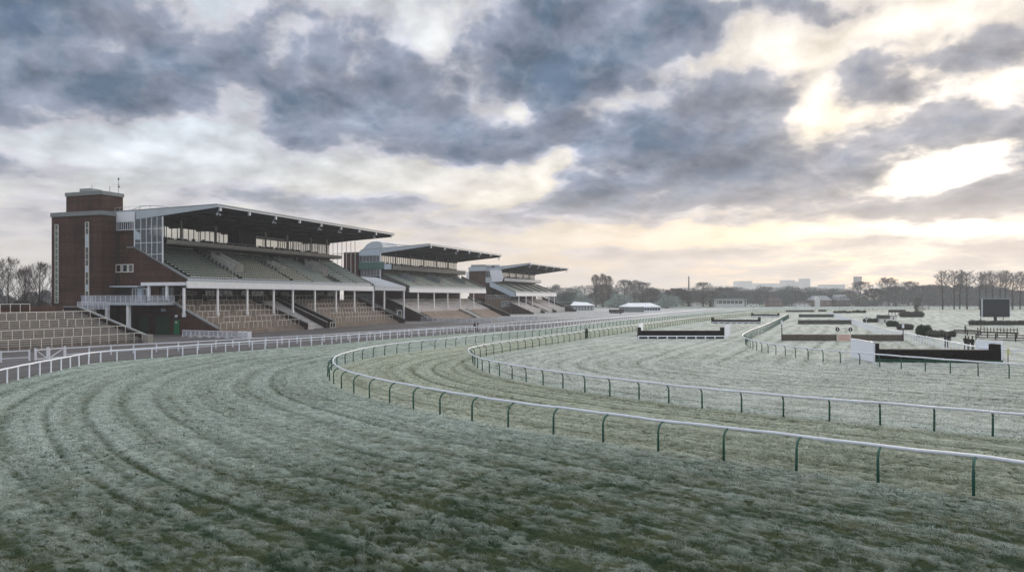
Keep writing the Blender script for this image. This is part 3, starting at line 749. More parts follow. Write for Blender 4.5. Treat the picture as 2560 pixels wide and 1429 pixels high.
def roof_kit(root, v0, v1, xr, zr, xb, zb, xs, zs, nb, ov=.7, beams=True, tip='white', lights=(0, 2, 4, 5, 7)):
    # deck: thin sloping slab, soffit wedge below it, bright gutter line, cantilever beams
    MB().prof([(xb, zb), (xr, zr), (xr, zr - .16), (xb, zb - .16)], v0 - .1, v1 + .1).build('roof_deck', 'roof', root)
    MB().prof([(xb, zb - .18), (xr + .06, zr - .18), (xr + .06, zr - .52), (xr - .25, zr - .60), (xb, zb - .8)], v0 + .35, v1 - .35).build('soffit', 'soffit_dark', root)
    MB().box(xr - .02, xr + .14, v0 - .12, v1 + .12, zr - .50, zr - .36).build('gutter', 'white', root)
    MB().box(xr - .02, xr + .10, v0 - .12, v1 + .12, zr - .33, zr - .02).build('roof_edge', 'roof', root)
    # end verges
    for y, nm_ in ((v0, 'near'), (v1, 'far')):
        sgn = -1 if nm_ == 'near' else 1
        MB().prof([(xb, zb - .2), (xr, zr - .2), (xr, zr - .62), (xs, zs), (xb, zs)], y, y + sgn * .16).build('verge_panel', 'steel_pale', root)
    if beams:
        for k in range(nb):
            y = v0 + .9 + (v1 - v0 - 1.8) * k / (nb - 1)
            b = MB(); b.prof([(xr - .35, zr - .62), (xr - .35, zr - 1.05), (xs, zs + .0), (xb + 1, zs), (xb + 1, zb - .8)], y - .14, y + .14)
            o = b.build('roof_beam', 'soffit', root)
            MB().box(xr - .36, xr + .02, y - .17, y + .17, zr - 1.12, zr - .55).build('beam_tip', tip, o)
            if k in lights: floodlight(root, xr - .75, y + .1, zr - 1.05)
        for f_ in (.25, .5, .75):
            x = xr + (xs - xr) * f_; z = zr - .62 + (zs - zr + .62) * f_ * .55
            MB().box(x - .08, x + .08, v0 + .4, v1 - .4, z - .32, z + .05).build('purlin', 'soffit', root)

def seat_mesh():
    b = MB(); b.cur = 0
    b.prof([(-.06, .38), (.0, .38), (-.10, .80), (-.15, .80)], -.23, .23); b.box(-.04, .10, -.22, .22, .34, .44)
    b.cur = 1; b.box(-.155, -.085, -.21, .21, .80, .835); b.box(.10, .125, -.21, .21, .33, .45)
    return b
def row_benches(root, rows, segs, mat='bench', h=.42, back=True, name='bench_row'):
    for (x, z) in rows:
        for (a, c) in segs:
            b = MB()
            b.box(x - .18, x + .18, a, c, z + h - .07, z + h)
            if back: b.box(x - .22, x - .19, a, c, z + h + .18, z + h + .30)
            b.box(x - .02, x + .10, a, c, z + .05, z + h - .1)
            b.build(name, mat, root)
def vomitory(root, y, w_, xb, xf, deck, h=1.25, mat='stair_wall'):
    """stair well set on the seating: two parallel side walls and a front return"""
    b = MB()
    for yy in (y, y + w_):
        b.prof([(xb, deck(xb) - .2), (xf, deck(xf) - .2), (xf, deck(xf) + h), (xb, deck(xb) + h * .95)], yy - .09, yy + .09)
    o = b.build('stairwell_wall', mat, root)
    MB().box(xf + .01, xf + .14, y - .09, y + w_ + .09, deck(xf) - .3, deck(xf) + h - .2).build('end_panel', 'concrete', o)
    MB().prof([(xb + .1, deck(xb) - .1), (xf - .05, deck(xf) - .1), (xf - .05, deck(xf) + .02), (xb + .1, deck(xb) + .05)], y + .1, y + w_ - .1).build('stairwell_shade', 'charcoal', o)  # charcoal slab painting the dark of a stairwell; the deck is uncut
    r_ = MB(); r_.tube([(xb, y, deck(xb) + h + .25), (xf, y, deck(xf) + h + .25)], .03, 6); r_.build('handrail', 'steel_pale', o)

def common_stand(root, v0, v1, C):
    XF = C['xf']; zf = C['zf']            # fascia plane and its top
    deck = lambda x: zf + (XF - x) * (C['zt'] - zf) / (XF - C['xt'])
    # upper seating deck
    MB().prof(stairs_profile(XF - .2, zf, C['xt'], C['zt'], C['rows']), v0 + .3, v1 - .3).build('seating_deck', C.get('deckmat', 'deck_dark'), root)
    # front fascia and its shadow-gap lip
    MB().box(XF - .25, XF, v0 - .6, v1 + .4, zf - 1.0, zf - .05).build('fascia', 'fascia', root)
    MB().box(XF - .2, XF + .1, v0 - .6, v1 + .5, zf - 1.22, zf - 1.02).build('fascia_lip', 'white', root)
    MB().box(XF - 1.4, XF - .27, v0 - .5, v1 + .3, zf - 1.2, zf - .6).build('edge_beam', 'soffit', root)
    # parapet of close uprights along the front row
    b = MB(); b.box(XF - .12, XF - .04, v0 - .4, v1 + .2, zf + .62, zf + .70); b.box(XF - .10, XF - .06, v0 - .4, v1 + .2, zf - .02, zf + .50)
    k = int((v1 - v0) / .9)
    for i in range(k + 1):
        y = v0 - .35 + (v1 - v0 + .5) * i / k; b.box(XF - .10, XF - .05, y - .03, y + .03, zf - .05, zf + .62)
    b.build('parapet', C.get('parapet', 'steel_pale'), root)
    # columns
    for px in C['cols']:
        y, d = at_x(px, XF - .35); x = XF - .35
        zt = C['zlow'](x)
        b = MB(); b.box(x - .13, x + .13, y - .20, y + .20, zt, zf - 1.2); b.box(x - .2, x + .2, y - .27, y + .27, zt - .4, zt + .25)
        b.build('column', 'fascia', root)
    # undercroft: floor slab, back wall, dim panels and doors
    xu = C['xu']; zu = C['zu']
    MB().box(xu - 9, xu + .0, v0 + .2, v1 - .2, zu - .3, zu).build('concourse_floor', 'concrete', root)
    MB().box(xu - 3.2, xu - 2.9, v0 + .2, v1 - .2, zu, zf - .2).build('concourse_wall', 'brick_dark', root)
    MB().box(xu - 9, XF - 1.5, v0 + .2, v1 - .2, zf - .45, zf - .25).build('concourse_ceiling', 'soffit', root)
    rr = random.Random(int(v0)); y = v0 + 1.5
    while y < v1 - 5:
        wd = rr.uniform(2.0, 4.6); kind = rr.random()
        if kind < .4: window(root, 'concourse_window', 'y', xu - 2.88, y, y + wd, zu + 1.0, zu + 2.1, 'steel_pale', 'glass', 3)
        elif kind < .7: MB().box(xu - 2.89, xu - 2.8, y, y + wd, zu + 1.1, zu + 2.0).build('notice_panel', 'concrete', root)
        else: MB().box(xu - 2.89, xu - 2.78, y, y + min(wd, 2.4), zu, zu + 2.1).build('concourse_door', 'dark', root)
        y += wd + rr.uniform(.8, 2.6)
    # back wall with the long glazed strip through which the sky shows
    xb = C['xb']; zs0, zs1 = C['glz']
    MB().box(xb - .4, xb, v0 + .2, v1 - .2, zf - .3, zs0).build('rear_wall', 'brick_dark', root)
    MB().box(xb - .4, xb, v0 + .2, v1 - .2, zs1, C['zr'] - .9).build('rear_wall_head', 'soffit_dark', root)
    for (a, c) in C['solid']: MB().box(xb - .38, xb - .02, a, c, zs0, zs1).build('rear_pier', 'soffit_dark', root)
    for (a, c, nm_) in C['wins']: window(root, 'rear_window', 'y', xb - .2, a, c, zs0, zs1, 'soffit', 'glass_clear', nm_, 1, .09, .16)
    # box level: slab, pale front band, rail, seats coloured near black as silhouettes
    x0, z0, z1 = C['band']; y0, y1 = C['bandv']
    MB().box(xb, x0 - .3, y0, y1, z0 - .05, z0 + .25).build('box_floor', 'soffit', root)
    MB().prof([(x0 - .3, z0 - .05), (x0, z0 + .1), (x0 + .1, z1), (x0 - .12, z1)], y0, y1).build('box_front', C.get('bandmat', 'concrete'), root)
    b = MB(); b.tube([(x0, y0, z1 + .38), (x0, y1, z1 + .38)], .03, 6)
    k = int((y1 - y0) / 1.8)
    for i in range(k + 1): yy = y0 + (y1 - y0) * i / k; b.box(x0 - .02, x0 + .02, yy - .02, yy + .02, z1, z1 + .38)
    b.build('box_rail', 'steel_pale', root)
    b = MB(); rr = random.Random(int(v0) + 5); y = y0 + .5
    while y < y1 - 1:
        hh = rr.uniform(.1, .75) if rr.random() < .8 else 0
        b.box(x0 - 3.4, x0 - 3.0, y, y + .44, z1 - .2, z1 + .2 + hh * .6); b.box(x0 - 5.4, x0 - 5.0, y, y + .44, z1, z1 + .35 + hh); y += .52
    tag(b.build('box_seating', 'dark', root), kind='stuff')
    for y in C['boxcols']:
        MB().box(x0 - 4.0, x0 - 3.7, y - .15, y + .15, z0 + .2, C['zs'] + .5).build('box_column', 'concrete', root)
    return deck

def lower_terrace(root, y0, y1, xf, zfr, xk, zk, n_, mat, cap='concrete_pale', wall='brick', walls=True, thick=.35, h=.9):
    MB().prof(stairs_profile(xf, zfr, xk, zk, n_, -.1), y0, y1).build('terrace_steps', mat, root)
def ramp_wall(root, y, xf, zf_, xk, zk, mat='brick_dark', thick=.3, h=.95, cap='coping', base=-.1):
    b = MB().prof([(xf, base), (xf, zf_ + h), (xk, zk + h), (xk, base)], y - thick / 2, y + thick / 2)
    o = b.build('ramp_wall', mat, root)
    MB().prof([(xf + .05, zf_ + h), (xf + .05, zf_ + h + .14), (xk, zk + h + .14), (xk, zk + h)], y - thick / 2 - .06, y + thick / 2 + .06).build('wall_coping', cap, o)

# ================================================================== STAND ONE
V0, V1 = 101.5, 162.5
S1 = empty('grandstand', (-100, V0, 0), 'largest and nearest grandstand, with a brick stair tower and wide roof over green seats', 'grandstand', None)
zl1 = lambda x: max(0.0, 1.0 + (-89.3 - x) * .40)
C1 = dict(xf=-95.1, zf=9.2, xt=-106.6, zt=14.75, rows=13, xu=-101.6, zu=5.7, xb=-107.4, glz=(17.2, 19.6), zr=22.1, zs=20.0,
          cols=[460, 544, 618, 684, 732, 787, 840, 886, 933], zlow=zl1, band=(-100.3, 15.75, 16.5), bandv=(V0 + .4, 156.5),
          solid=[(101.8, 103), (125.6, 131.1)], wins=[(103, 108.5, 4), (108.8, 117.2, 6), (117.5, 125.4, 6), (131.3, 141.6, 4), (141.9, 147, 7), (147.3, 152, 7), (152.3, 157, 7), (157.3, 162, 7)],
          boxcols=[109, 118, 133, 140.5, 149.5, 156])
deck = common_stand(S1, V0, V1, C1)
roof_kit(S1, V0, V1, -89.3, 22.15, -116, 21.7, -106.9, 20.1, 9)
MB().prism([(-106.5, 125.6), (-106.5, 131.0), (-105.0, 131.0), (-105.0, 125.6)], 16.8, 20.2).build('commentary_box', 'soffit_dark', S1)
MB().box(-106.2, -105.8, 131.4, 141.8, 19.0, 19.6).build('box_pelmet', 'concrete', S1)
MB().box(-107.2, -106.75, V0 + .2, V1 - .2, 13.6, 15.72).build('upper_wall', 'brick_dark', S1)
# upper wall details and entrance posts
for px, hh in ((466, 1.2), (597, 1.1), (603, 2.0), (632, 1.0), (700, 1.2), (724, .8), (743, 1.3), (798, 1.2)):
    y, d = at_x(px, -106.4); MB().box(-106.5, -106.35, y - .1, y + .1, 14.5, 14.5 + hh).build('entrance_post', 'cream', S1)
MB().tube([(-106.0, 104, 15.6), (-106.0, 114, 15.6)], .05, 6).build('back_rail', 'cream', S1)
MB().tube([(-106.0, 118, 15.5), (-106.0, 134, 15.5)], .05, 6).build('back_rail', 'cream', S1)
# seats
prot = None; seats = []
for i in range(13):
    x = -95.1 - .2 - (i + .42) * (11.3 / 13); z = deck(x) + .02; z = 9.2 + (i + 1) * (5.55 / 13)
    y = V0 + .9
    while y < 137:
        if not (abs(y - 117.6) < 1.8 and x > -104.4 and x < -98.2) and not (abs(y - 132.7) < 1.4 and -103.4 < x < -99.2) and not (114.0 < y < 115.0) and not (129.8 < y < 130.8):
            seats.append((x, y, z))
        y += .60
seats.sort(key=lambda p: p[1] * FW[1] + p[0] * FW[0] - .0 * p[2])
sm_ = seat_mesh(); me0 = sm_.build('seat', ['seat', 'seat_frost'], None)
for k, p in enumerate(seats[:100]):
    c = me0 if k == 0 else me0.copy()
    if k: COL.objects.link(c)
    c.parent = S1; c.location = (p[0] + 100, p[1] - V0, p[2])
b = MB()
for p in seats[100:]:
    o = len(b.v); b.v += [(x + p[0], y + p[1], z + p[2]) for x, y, z in sm_.v]; b.f += [tuple(i + o for i in f) for f in sm_.f]; b.mi += sm_.mi
o = b.build('seating', ['seat', 'seat_frost'], S1); o['kind'] = 'stuff'
rows = [(-95.3 - (i + .4) * (11.3 / 13), 9.2 + (i + 1) * (5.55 / 13)) for i in range(13)]
row_benches(S1, rows[::1], [(138.2, 145.6), (149.6, 155.0), (155.8, 161.8)], 'bench', .36)
vomitory(S1, 116.4, 2.4, -103.8, -98.4, deck, 1.9); vomitory(S1, 131.8, 1.8, -102.8, -99.6, deck, 1.5); vomitory(S1, 146.6, 2.2, -103.8, -99.2, deck, 2.0)
MB().prof([(-106.6, 15.3), (-95.0, 9.75), (-95.0, 9.25), (-106.6, 14.6)], V1 - .3, V1 + .1).build('stand_end_kerb', 'dark', S1)

# lower terrace with its gangways
def zter(x): return .55 + (-89.1 - x) * (5.15 / 12.4)
for (a, c, mt) in ((V0 + .3, 125.6, 'tread'), (136.5, 164.6, 'tread')):
    MB().prof(stairs_profile(-89.1, .3, -101.5, 5.7, 26, -.1), a, c).build('terrace_steps', mt, S1)
nos = MB()
for i in range(26):
    x = -89.1 - 12.4 * i / 26; z = .3 + 5.4 * (i + 1) / 26
    for a, c in ((V0 + .3, 125.6), (136.5, 164.6)): nos.box(x - .02, x + .025, a, c, z - .21, z - .11)
tag(nos.build('riser_shade', 'tread_dark', S1), kind='stuff')  # dark strips put shade into the foot of each riser
MB().prof(stairs_profile(-89.6, .1, -101.5, 5.6, 30, -.1), 126.0, 133.0).build('gangway_stair', 'concrete_pale', S1)
MB().prof([(-89.1, -.1), (-89.1, .05), (-101.5, 4.2), (-101.5, -.1)], 133.4, 136.1).build('gangway_ramp', 'dark', S1)
for y in (125.8, 133.2, 136.3): ramp_wall(S1, y, -88.4 if y < 130 else -88.9, .35, -101.5, 5.4, 'brick_dark', .34, .85)
ramp_wall(S1, 164.8, -87.6, .1, -101.5, 5.7, 'brick_dark', .35, .9)
MB().tube([(-87.2, 164.4, 1.6), (-101.5, 164.4, 7.0)], .05, 6).build('handrail', 'steel_pale', S1)
for x_, z_ in ((-88.6, 0),):
    for yy in (126.2, 133.9):
        b = MB().box(x_, x_ + .08, yy, yy + 1.9, .05, .12).box(x_, x_ + .08, yy, yy + 1.9, 1.1, 1.2)
        for q in (0, .9, 1.82): b.box(x_, x_ + .08, yy + q, yy + q + .08, .12, 1.1)
        b.build('gangway_gate', 'cream', S1)
rr = random.Random(3)
lay = [(-90.0, [(103.2, 107.6), (109.0, 116.6), (118.6, 125.2), (138, 140.4), (142, 163)]), (-92.2, [(102.5, 105.2), (106.6, 113.4), (115, 124.8), (139.5, 151), (151.8, 163)]),
       (-94.6, [(102.4, 110.6), (112.6, 124.6), (137.5, 147), (148, 163.6)]), (-97.0, [(102.3, 104.6), (106, 120.2), (121, 125), (138, 150), (151, 162)]),
       (-99.2, [(103, 109), (110.5, 122.5), (137, 144), (146, 162)]), (-101.4, [(103, 108.8), (111.5, 116.5), (118, 121), (124, 130), (137, 148), (151, 156), (158, 163)])]
for x, segs in lay:
    for a, c in segs: crush_barrier(S1, x, zter(x) + .12, a + rr.uniform(-.2, .2), c, 'cream', 1.3)

# near end wall, built as one brick gable with copings
prf = [(-111.1, -.1), (-88.9, -.1), (-88.9, 1.1), (-99.7, 6.05), (-101.4, 6.05), (-101.4, 8.25), (-95.3, 8.25), (-95.3, 9.5), (-106.8, 15.1), (-106.8, 18.25), (-111.1, 18.25)]
MB().prof(prf, V0 - .5, V0).build('end_wall', 'brick', S1)
b = MB(); b.prof([(-95.2, 9.5), (-106.8, 15.1), (-106.8, 15.32), (-95.2, 9.74)], V0 - .62, V0 + .1); b.box(-108.6, -106.8, V0 - .62, V0 - .45, 15.1, 15.32)
b.prof([(-88.9, 1.1), (-88.9, 1.32), (-99.7, 6.27), (-101.4, 6.27), (-101.4, 6.05), (-99.7, 6.05)], V0 - .62, V0 + .1)
b.build('wall_coping', 'coping', S1)
# glazing of the end gable
window(S1, 'strip_window', 'x', V0 - .36, -111.0, -106.95, 18.28, 19.8, 'white', 'glass', 8, 1, .10, .14)
MB().prof([(-111.1, 19.82), (-106.9, 19.82), (-106.9, 21.5), (-111.1, 21.5)], V0 - .5, V0 - .36).build('white_cladding', 'white', S1)
b = MB(); xs_ = [-106.85, -105.4, -104.15, -102.95, -101.75, -100.55]
top = lambda x: 20.05 + (x + 106.9) * .055; bot = lambda x: 15.32 + (x + 106.8) * -.483
for i, x in enumerate(xs_):
    wd = .09 if i not in (0, 5) else .2
    b.box(x - wd / 2, x + wd / 2, V0 - .56, V0 - .40, bot(x), top(x))
for z in (18.3, 15.9, 13.9):
    for i in range(5):
        xx0, xx1 = xs_[i], xs_[i + 1]
        if z > bot(xx1) + .2 and z > bot(xx0) - .4: b.box(xx0, xx1, V0 - .54, V0 - .42, z - .04, z + .04)
o = b.build('gable_glazing', 'white', S1)
MB().prof([(xs_[0], bot(xs_[0])), (xs_[-1], bot(xs_[-1])), (xs_[-1], top(xs_[-1])), (xs_[0], top(xs_[0]))], V0 - .50, V0 - .47).build('pane', 'glass_screen', o)
MB().prof([(-106.8, 16.5), (-105.5, 16.5), (-105.5, 17.6), (-106.8, 18.3)], V0 - .585, V0 - .56).build('gable_panel', 'sky_panel', S1)
for a0, a1 in ((261, 271), (273.5, 285), (290.5, 304), (307, 320), (322, 334)):
    x0, _ = at_y(a0, V0 - .5); x1, _ = at_y(a1, V0 - .5); window(S1, 'small_window', 'x', V0 - .5, x0, x1, 10.8, 12.25, 'cream', 'glass', 1, 1, .13, .12)
# entrance canopy, door and balcony
MB().box(-111.1, -104.6, V0 - 1.9, V0 - .5, 8.18, 8.42).build('entrance_canopy', 'steel_pale', S1)
MB().box(-104.4, -95.4, V0 - 1.5, V0 - .5, 8.42, 8.98).build('end_beam', 'fascia', S1)
for px in (372, 417):
    x, _ = at_y(px, V0 - 1.2); MB().box(x - .22, x + .22, V0 - 1.3, V0 - 1.0, 5.9, 8.42).build('end_post', 'fascia', S1)
MB().box(-110.6, -107.9, V0 - .56, V0 - .48, 5.7, 8.0).build('opening_shade', 'dark', S1)  # dark sheet on the wall painting the shade of a recess
window(S1, 'entrance_doors', 'x', V0 - .5, -107.3, -103.2, 5.7, 8.0, 'white', 'glass', 5, 1, .12, .14)
MB().box(-106.0, -105.0, V0 - .70, V0 - .64, 5.8, 7.9).build('pale_door', 'sky_panel', S1)
window(S1, 'lobby_window', 'x', V0 - .1, -101.3, -98.4, 6.1, 8.2, 'charcoal', 'glass', 3)
yb0, yb1 = 95.0, V0 - .5
MB().box(-112.4, -98.0, yb0, yb1, 5.1, 5.48).build('balcony_slab', 'steel_pale', S1)
def railing(name, pts, z, h, mat, root, step=1.15, panel=None):
    b = MB(); p_ = MB()
    for i in range(len(pts) - 1):
        a, c = Vector(pts[i]), Vector(pts[i + 1]); up = Vector((0, 0, h)); Lg = (c - a).length; k = max(1, round(Lg / step))
        b.beam(a + up, c + up, .07, .07); b.beam(a + Vector((0, 0, .08)), c + Vector((0, 0, .08)), .05, .05)
        for j in range(k + 1):
            q = a.lerp(c, j / k); b.beam(q, q + up, .06, .06)
        p_.beam(a + up * .5, c + up * .5, .02, h * .75)
    o = b.build(name, mat, root)
    if panel: p_.build('mesh_panel', panel, o)
    return o
mmesh, nt = new_mat('mesh_infill'); n = N(nt)
tb = n.node('ShaderNodeBsdfTransparent'); db = n.node('ShaderNodeBsdfDiffuse'); db.inputs[0].default_value = (.5, .53, .6, 1)
mx = n.node('ShaderNodeMixShader'); mx.inputs[0].default_value = .38; nt.links.new(tb.outputs[0], mx.inputs[1]); nt.links.new(db.outputs[0], mx.inputs[2])
oo = n.node('ShaderNodeOutputMaterial'); nt.links.new(mx.outputs[0], oo.inputs[0]); M['mesh'] = mmesh
railing('balcony_railing', [(-112.4, yb1 - 1.5, 5.48), (-112.4, yb0, 5.48), (-98.0, yb0, 5.48), (-98.0, yb1, 5.48)], 5.48, 1.2, 'white', S1, 1.15, 'mesh')
for px in (268, 321):
    x, _ = at_y(px, yb0 + .4); MB().box(x - .26, x + .26, yb0 + .2, yb0 + .7, -.1, 5.1).build('balcony_column', 'fascia', S1)
MB().box(-113.6, -112.45, 94.2, yb1, -.1, 4.9).build('stair_block', 'concrete', S1)
# doors under the balcony
def wall_door(px0, px1, z1, mat, extra=None):
    x0, _ = at_y(px0, V0 - .5); x1, _ = at_y(px1, V0 - .5)
    b = MB().box(x0 - .12, x1 + .12, V0 - .56, V0 - .50, .0, z1 + .14); o = b.build('door_frame', 'timber_dark', S1)
    MB().box(x0, x1, V0 - .62, V0 - .56, .02, z1).build('door', mat, o)
wall_door(330, 348, 3.4, 'dark'); wall_door(352, 371, 2.9, 'dgreen'); wall_door(390, 423, 3.2, 'dgreen'); wall_door(436, 449, 2.6, 'green_paint')
x0, _ = at_y(403, V0 - .5); x1, _ = at_y(414.5, V0 - .5); MB().box(x0, x1, V0 - .6, V0 - .5, 3.95, 4.5).build('wall_sign', 'sky_panel', S1)
x0, _ = at_y(442, V0 - .5); MB().tube([(x0, V0 - .5, 3.2), (x0, V0 - .75, 3.2)], .24, 10).build('wall_lamp', 'white', S1)
MB().box(x0 - .18, x0 + .2, V0 - .66, V0 - .63, 2.0, 2.3).build('door_sign', 'cream', S1)
for (xx, zz) in ((-112.2, 9.0), (-113.0, 9.4)):
    pass
# stair tower
TX0, TX1, TY = -123.0, -111.15, 98.0
MB().box(TX0, TX1, TY, TY + 10.5, -.1, 20.75).build('tower', 'brick', S1)
MB().box(TX0 - .15, TX1 + .15, TY - .15, TY + 10.7, 20.75, 21.5).build('tower_coping', 'coping', S1)
MB().box(TX1 + .0, TX1 + .9, TY + 2.9, TY + 3.02, 0, 18.0).build('corner_shade', 'brick_dark', S1)  # dark brick strip painting shade into the corner beside the tower
for px, z0, z1, nz, spand in ((142.5, 5.4, 19.4, 13, False), (218.5, 4.2, 19.6, 14, True)):
    x, _ = at_y(px, TY); f = window(S1, 'stair_window', 'x', TY, x - .42, x + .42, z0, z1, 'cream', 'glass_green' if not spand else 'glass', 1, nz, .09, .12)
    if spand:
        for k in (3, 4, 8, 11):
            a = z0 + (z1 - z0) * (nz - k) / nz; c = a + (z1 - z0) / nz * (1.0); MB().box(x - .34, x + .34, TY - .10, TY - .07, a + .05, c - .05).build('spandrel', 'sky_panel', f)
MB().box(-121.9, -113.2, 100.0, 104.4, 21.45, 24.65).build('plant_room', 'brick', S1)
MB().box(-122.05, -113.05, 99.85, 104.55, 24.65, 25.3).build('plant_room_coping', 'coping', S1)
MB().box(-119.0, -116.4, 100.3, 102.6, 25.3, 25.95).build('roof_hatch', 'roof', S1)
for x, y, h in ((-116.6, 100.8, 1.3), (-114.4, 102.6, 1.3), (-113.6, 103.8, 2.9)):
    b = MB().tube([(x, y, 25.3), (x, y, 25.3 + h)], .035, 5)
    if h > 2: b.box(x - .25, x + .25, y - .02, y + .02, 26.9, 26.95).box(x - .08, x + .22, y - .08, y + .08, 26.4, 26.65).box(x - .1, x + .1, y - .1, y + .1, 27.8, 28.1)
    b.build('antenna', 'charcoal', S1)
# ridge of curved pipework and a safety rail on the roof
b = MB()
pth = [(-112.0, 104, 21.8), (-110.4, 104, 22.3), (-108.6, 104, 22.75), (-106.2, 104, 22.85), (-103.6, 104, 22.6), (-101.2, 104, 22.2)]
b.tube(pth, .07, 6)
for k in (1, 2, 3, 4): b.tube([(pth[k][0] - .6, 104, 21.8), pth[k]], .05, 5)
b.build('roof_truss', 'steel_pale', S1)
b = MB(); b.tube([(-113.0, 102.5, 22.5), (-106.2, 102.5, 22.7)], .03, 5)
for k in range(7): x = -113 + 6.8 * k / 6; b.tube([(x, 102.5, 21.7), (x, 102.5, 22.5 + .2 * k / 6)], .025, 5)
b.build('roof_guardrail', 'steel_pale', S1)
# far-end glazed screen
b = MB()
for x in (-106.5, -105.2, -103.9, -102.6, -101.3, -100.1): b.box(x - .05, x + .05, V1 - .3, V1 - .15, 15.1 - (x + 106.5) * .87 * .55 - .5, 20.4)
b.box(-106.5, -100.1, V1 - .28, V1 - .2, 17.4, 17.5)
b.build('far_screen', 'fascia', S1)

# ================================================================== LINK CANOPY
LK = empty('link_building', (-100, 166, 0), 'low link with a sloping ribbed canopy on white posts between nearest and middle grandstands', 'building')
MB().prof([(-95.0, 9.3), (-95.0, 8.15), (-95.3, 8.15), (-95.3, 9.2), (-104, 11.6), (-104, 11.8)], 163.2, 179.4).build('canopy', 'steel_pale', LK)
b = MB()
for i in range(24): y = 163.4 + i * .68; b.prof([(-94.95, 9.32), (-94.95, 8.9), (-104, 11.75), (-104, 11.86)], y, y + .09)
b.build('canopy_rib', 'fascia', LK)
for px in (961, 1010):
    y, _ = at_x(px, -95.3); MB().box(-95.55, -95.2, y - .2, y + .2, 0, 8.15).build('canopy_post', 'fascia', LK)
MB().box(-103.5, -103.1, 163.0, 181.5, 0, 11.4).build('wall', 'brick_dark', LK)
for y in (168, 172.5):
    b = MB().box(-103.1, -102.95, y - 1.1, y - .95, 0, 2.9).box(-103.1, -102.95, y + .95, y + 1.1, 0, 2.9).box(-103.1, -102.95, y - .95, y + .95, 2.75, 2.9); o = b.build('door_frame', 'white', LK)
    MB().box(-103.1, -103.0, y - .95, y + .95, 0, 2.75).build('door', 'dgreen', o)
window(LK, 'link_window', 'y', -103.1, 166, 177, 5.4, 7.2, 'steel_pale', 'glass', 6)

# ================================================================== STAND TWO
W0, W1 = 182.5, 237.5
S2 = empty('grandstand', (-100, W0, 0), 'middle grandstand with a green-banded glazed end block and arched grey plant housing on its roof', 'grandstand')
def zt2(x): return 1.3 + (-89.5 - x) * .36
C2 = dict(xf=-95.1, zf=9.0, xt=-104.2, zt=12.7, rows=11, xu=-101.6, zu=5.9, xb=-105.5, glz=(15.9, 18.2), zr=20.9, zs=18.6, cols=[1045, 1085, 1119, 1150, 1184],
          zlow=zt2, band=(-100.6, 14.05, 15.3), bandv=(W0 + .3, 233.0), solid=[], wins=[(W0 + .5 + 9 * i, W0 + 9 + 9 * i, 7) for i in range(6)], boxcols=[W0 + 8.6 + 9 * i for i in range(5)], deckmat='deck_mid')
d2 = common_stand(S2, W0, W1, C2)
roof_kit(S2, W0, W1, -89.3, 20.95, -110.8, 19.7, -104.5, 18.6, 7, lights=(2, 4, 6))
MB().prof([(-110.8, 19.2), (-104.4, 19.8), (-104.4, 18.0), (-110.8, 18.0)], W0 - .9, W0 - .45).build('white_cladding', 'sky_panel', S2)
window(S2, 'end_window', 'x', W0 - .5, -110.8, -104.4, 16.2, 18.0, 'steel_pale', 'glass', 6, 1, .12)
MB().box(-110.9, -102.9, W0 - 1.0, W0 - .45, 14.2, 16.2).build('green_band', 'teal', S2)
MB().box(-102.8, -100.9, W0 - .9, W0 - .2, 14.1, 15.6).build('pale_end_panel', 'sky_panel', S2)
window(S2, 'end_window', 'x', W0 - .5, -110.4, -104.4, 12.3, 14.2, 'steel_pale', 'glass', 6, 1, .12)
MB().box(-110.8, -104.3, W0 - .5, W1 - .2, -.1, 12.3).build('end_block', 'brick_dark', S2)
MB().box(-115.5, -110.9, W0 - 1.2, W0 + 8, -.1, 19.0).build('tower', 'brick', S2)
MB().box(-104.35, -104.1, W0 - .55, W0 - .3, 9, 19.0).build('corner_post', 'white', S2)
for i in range(6):
    y = W0 + 8.8 + 9 * i
    window(S2, 'lower_window', 'y', -104.28, y - 8.4, y - .4, 12.75, 14.0, 'soffit', 'glass_clear', 7, 1, .1)
b = MB()
arc = [(-112.4, 19.6), (-111.6, 20.4), (-110.6, 21.4), (-109.2, 22.1), (-107.4, 22.25), (-106.0, 21.9), (-105.5, 20.9), (-105.4, 19.8)]
b.prof(arc, W0 + 3, W0 + 12); b.build('arched_housing', 'steel_pale', S2)
MB().tube([(-105.3, W0 + 5, 21.6), (-98, W0 + 5, 20.9)], .12, 6).build('roof_pipe', 'steel_pale', S2)
segs = [(W0 + 1 + 7.6 * i, W0 + 7.6 + 7.6 * i) for i in range(7)]
row_benches(S2, [(-95.5 - (i + .4) * (9.1 / 11), 9.0 + (i + 1) * (3.7 / 11)) for i in range(11)], segs, 'bench', .34)
for y in (191.0, 208.0, 227.0): vomitory(S2, y, 1.8, -102.8, -98.4, d2, 1.5, 'steel_pale')
ramp_wall(S2, W1 + .2, -95.2, 9.0, -104.2, 12.9, 'concrete_pale', .3, .8, base=8.0)
for (a, c) in ((W0 - 1.0, 203.0), (203.4, 212.0), (212.4, 224), (224.4, W1 + .5)):
    MB().prof(stairs_profile(-94.0, 2.5, -102, 5.9, 14, -.1), a, c).build('terrace_steps', 'tread_pale', S2)
MB().prof([(-89.0, -.1), (-89.0, .2), (-94.0, 2.45), (-94.0, -.1)], W0 + 4.0, W1).build('terrace_apron', 'tread', S2)
MB().prof(stairs_profile(-88.2, .1, -94.0, 2.7, 16, -.1), 213.0, 217.5).build('apron_stair', 'concrete_pale', S2)
for y in (212.8, 217.7): ramp_wall(S2, y, -88.2, -.1, -94.0, 2.4, 'concrete', .25, .4)
ramp_wall(S2, W0 - 1.2, -87.5, -.2, -102, 5.9, 'brick_dark', .5, .35); ramp_wall(S2, W1 + .9, -86.5, -.2, -102, 5.9, 'brick_dark', .4, .8)
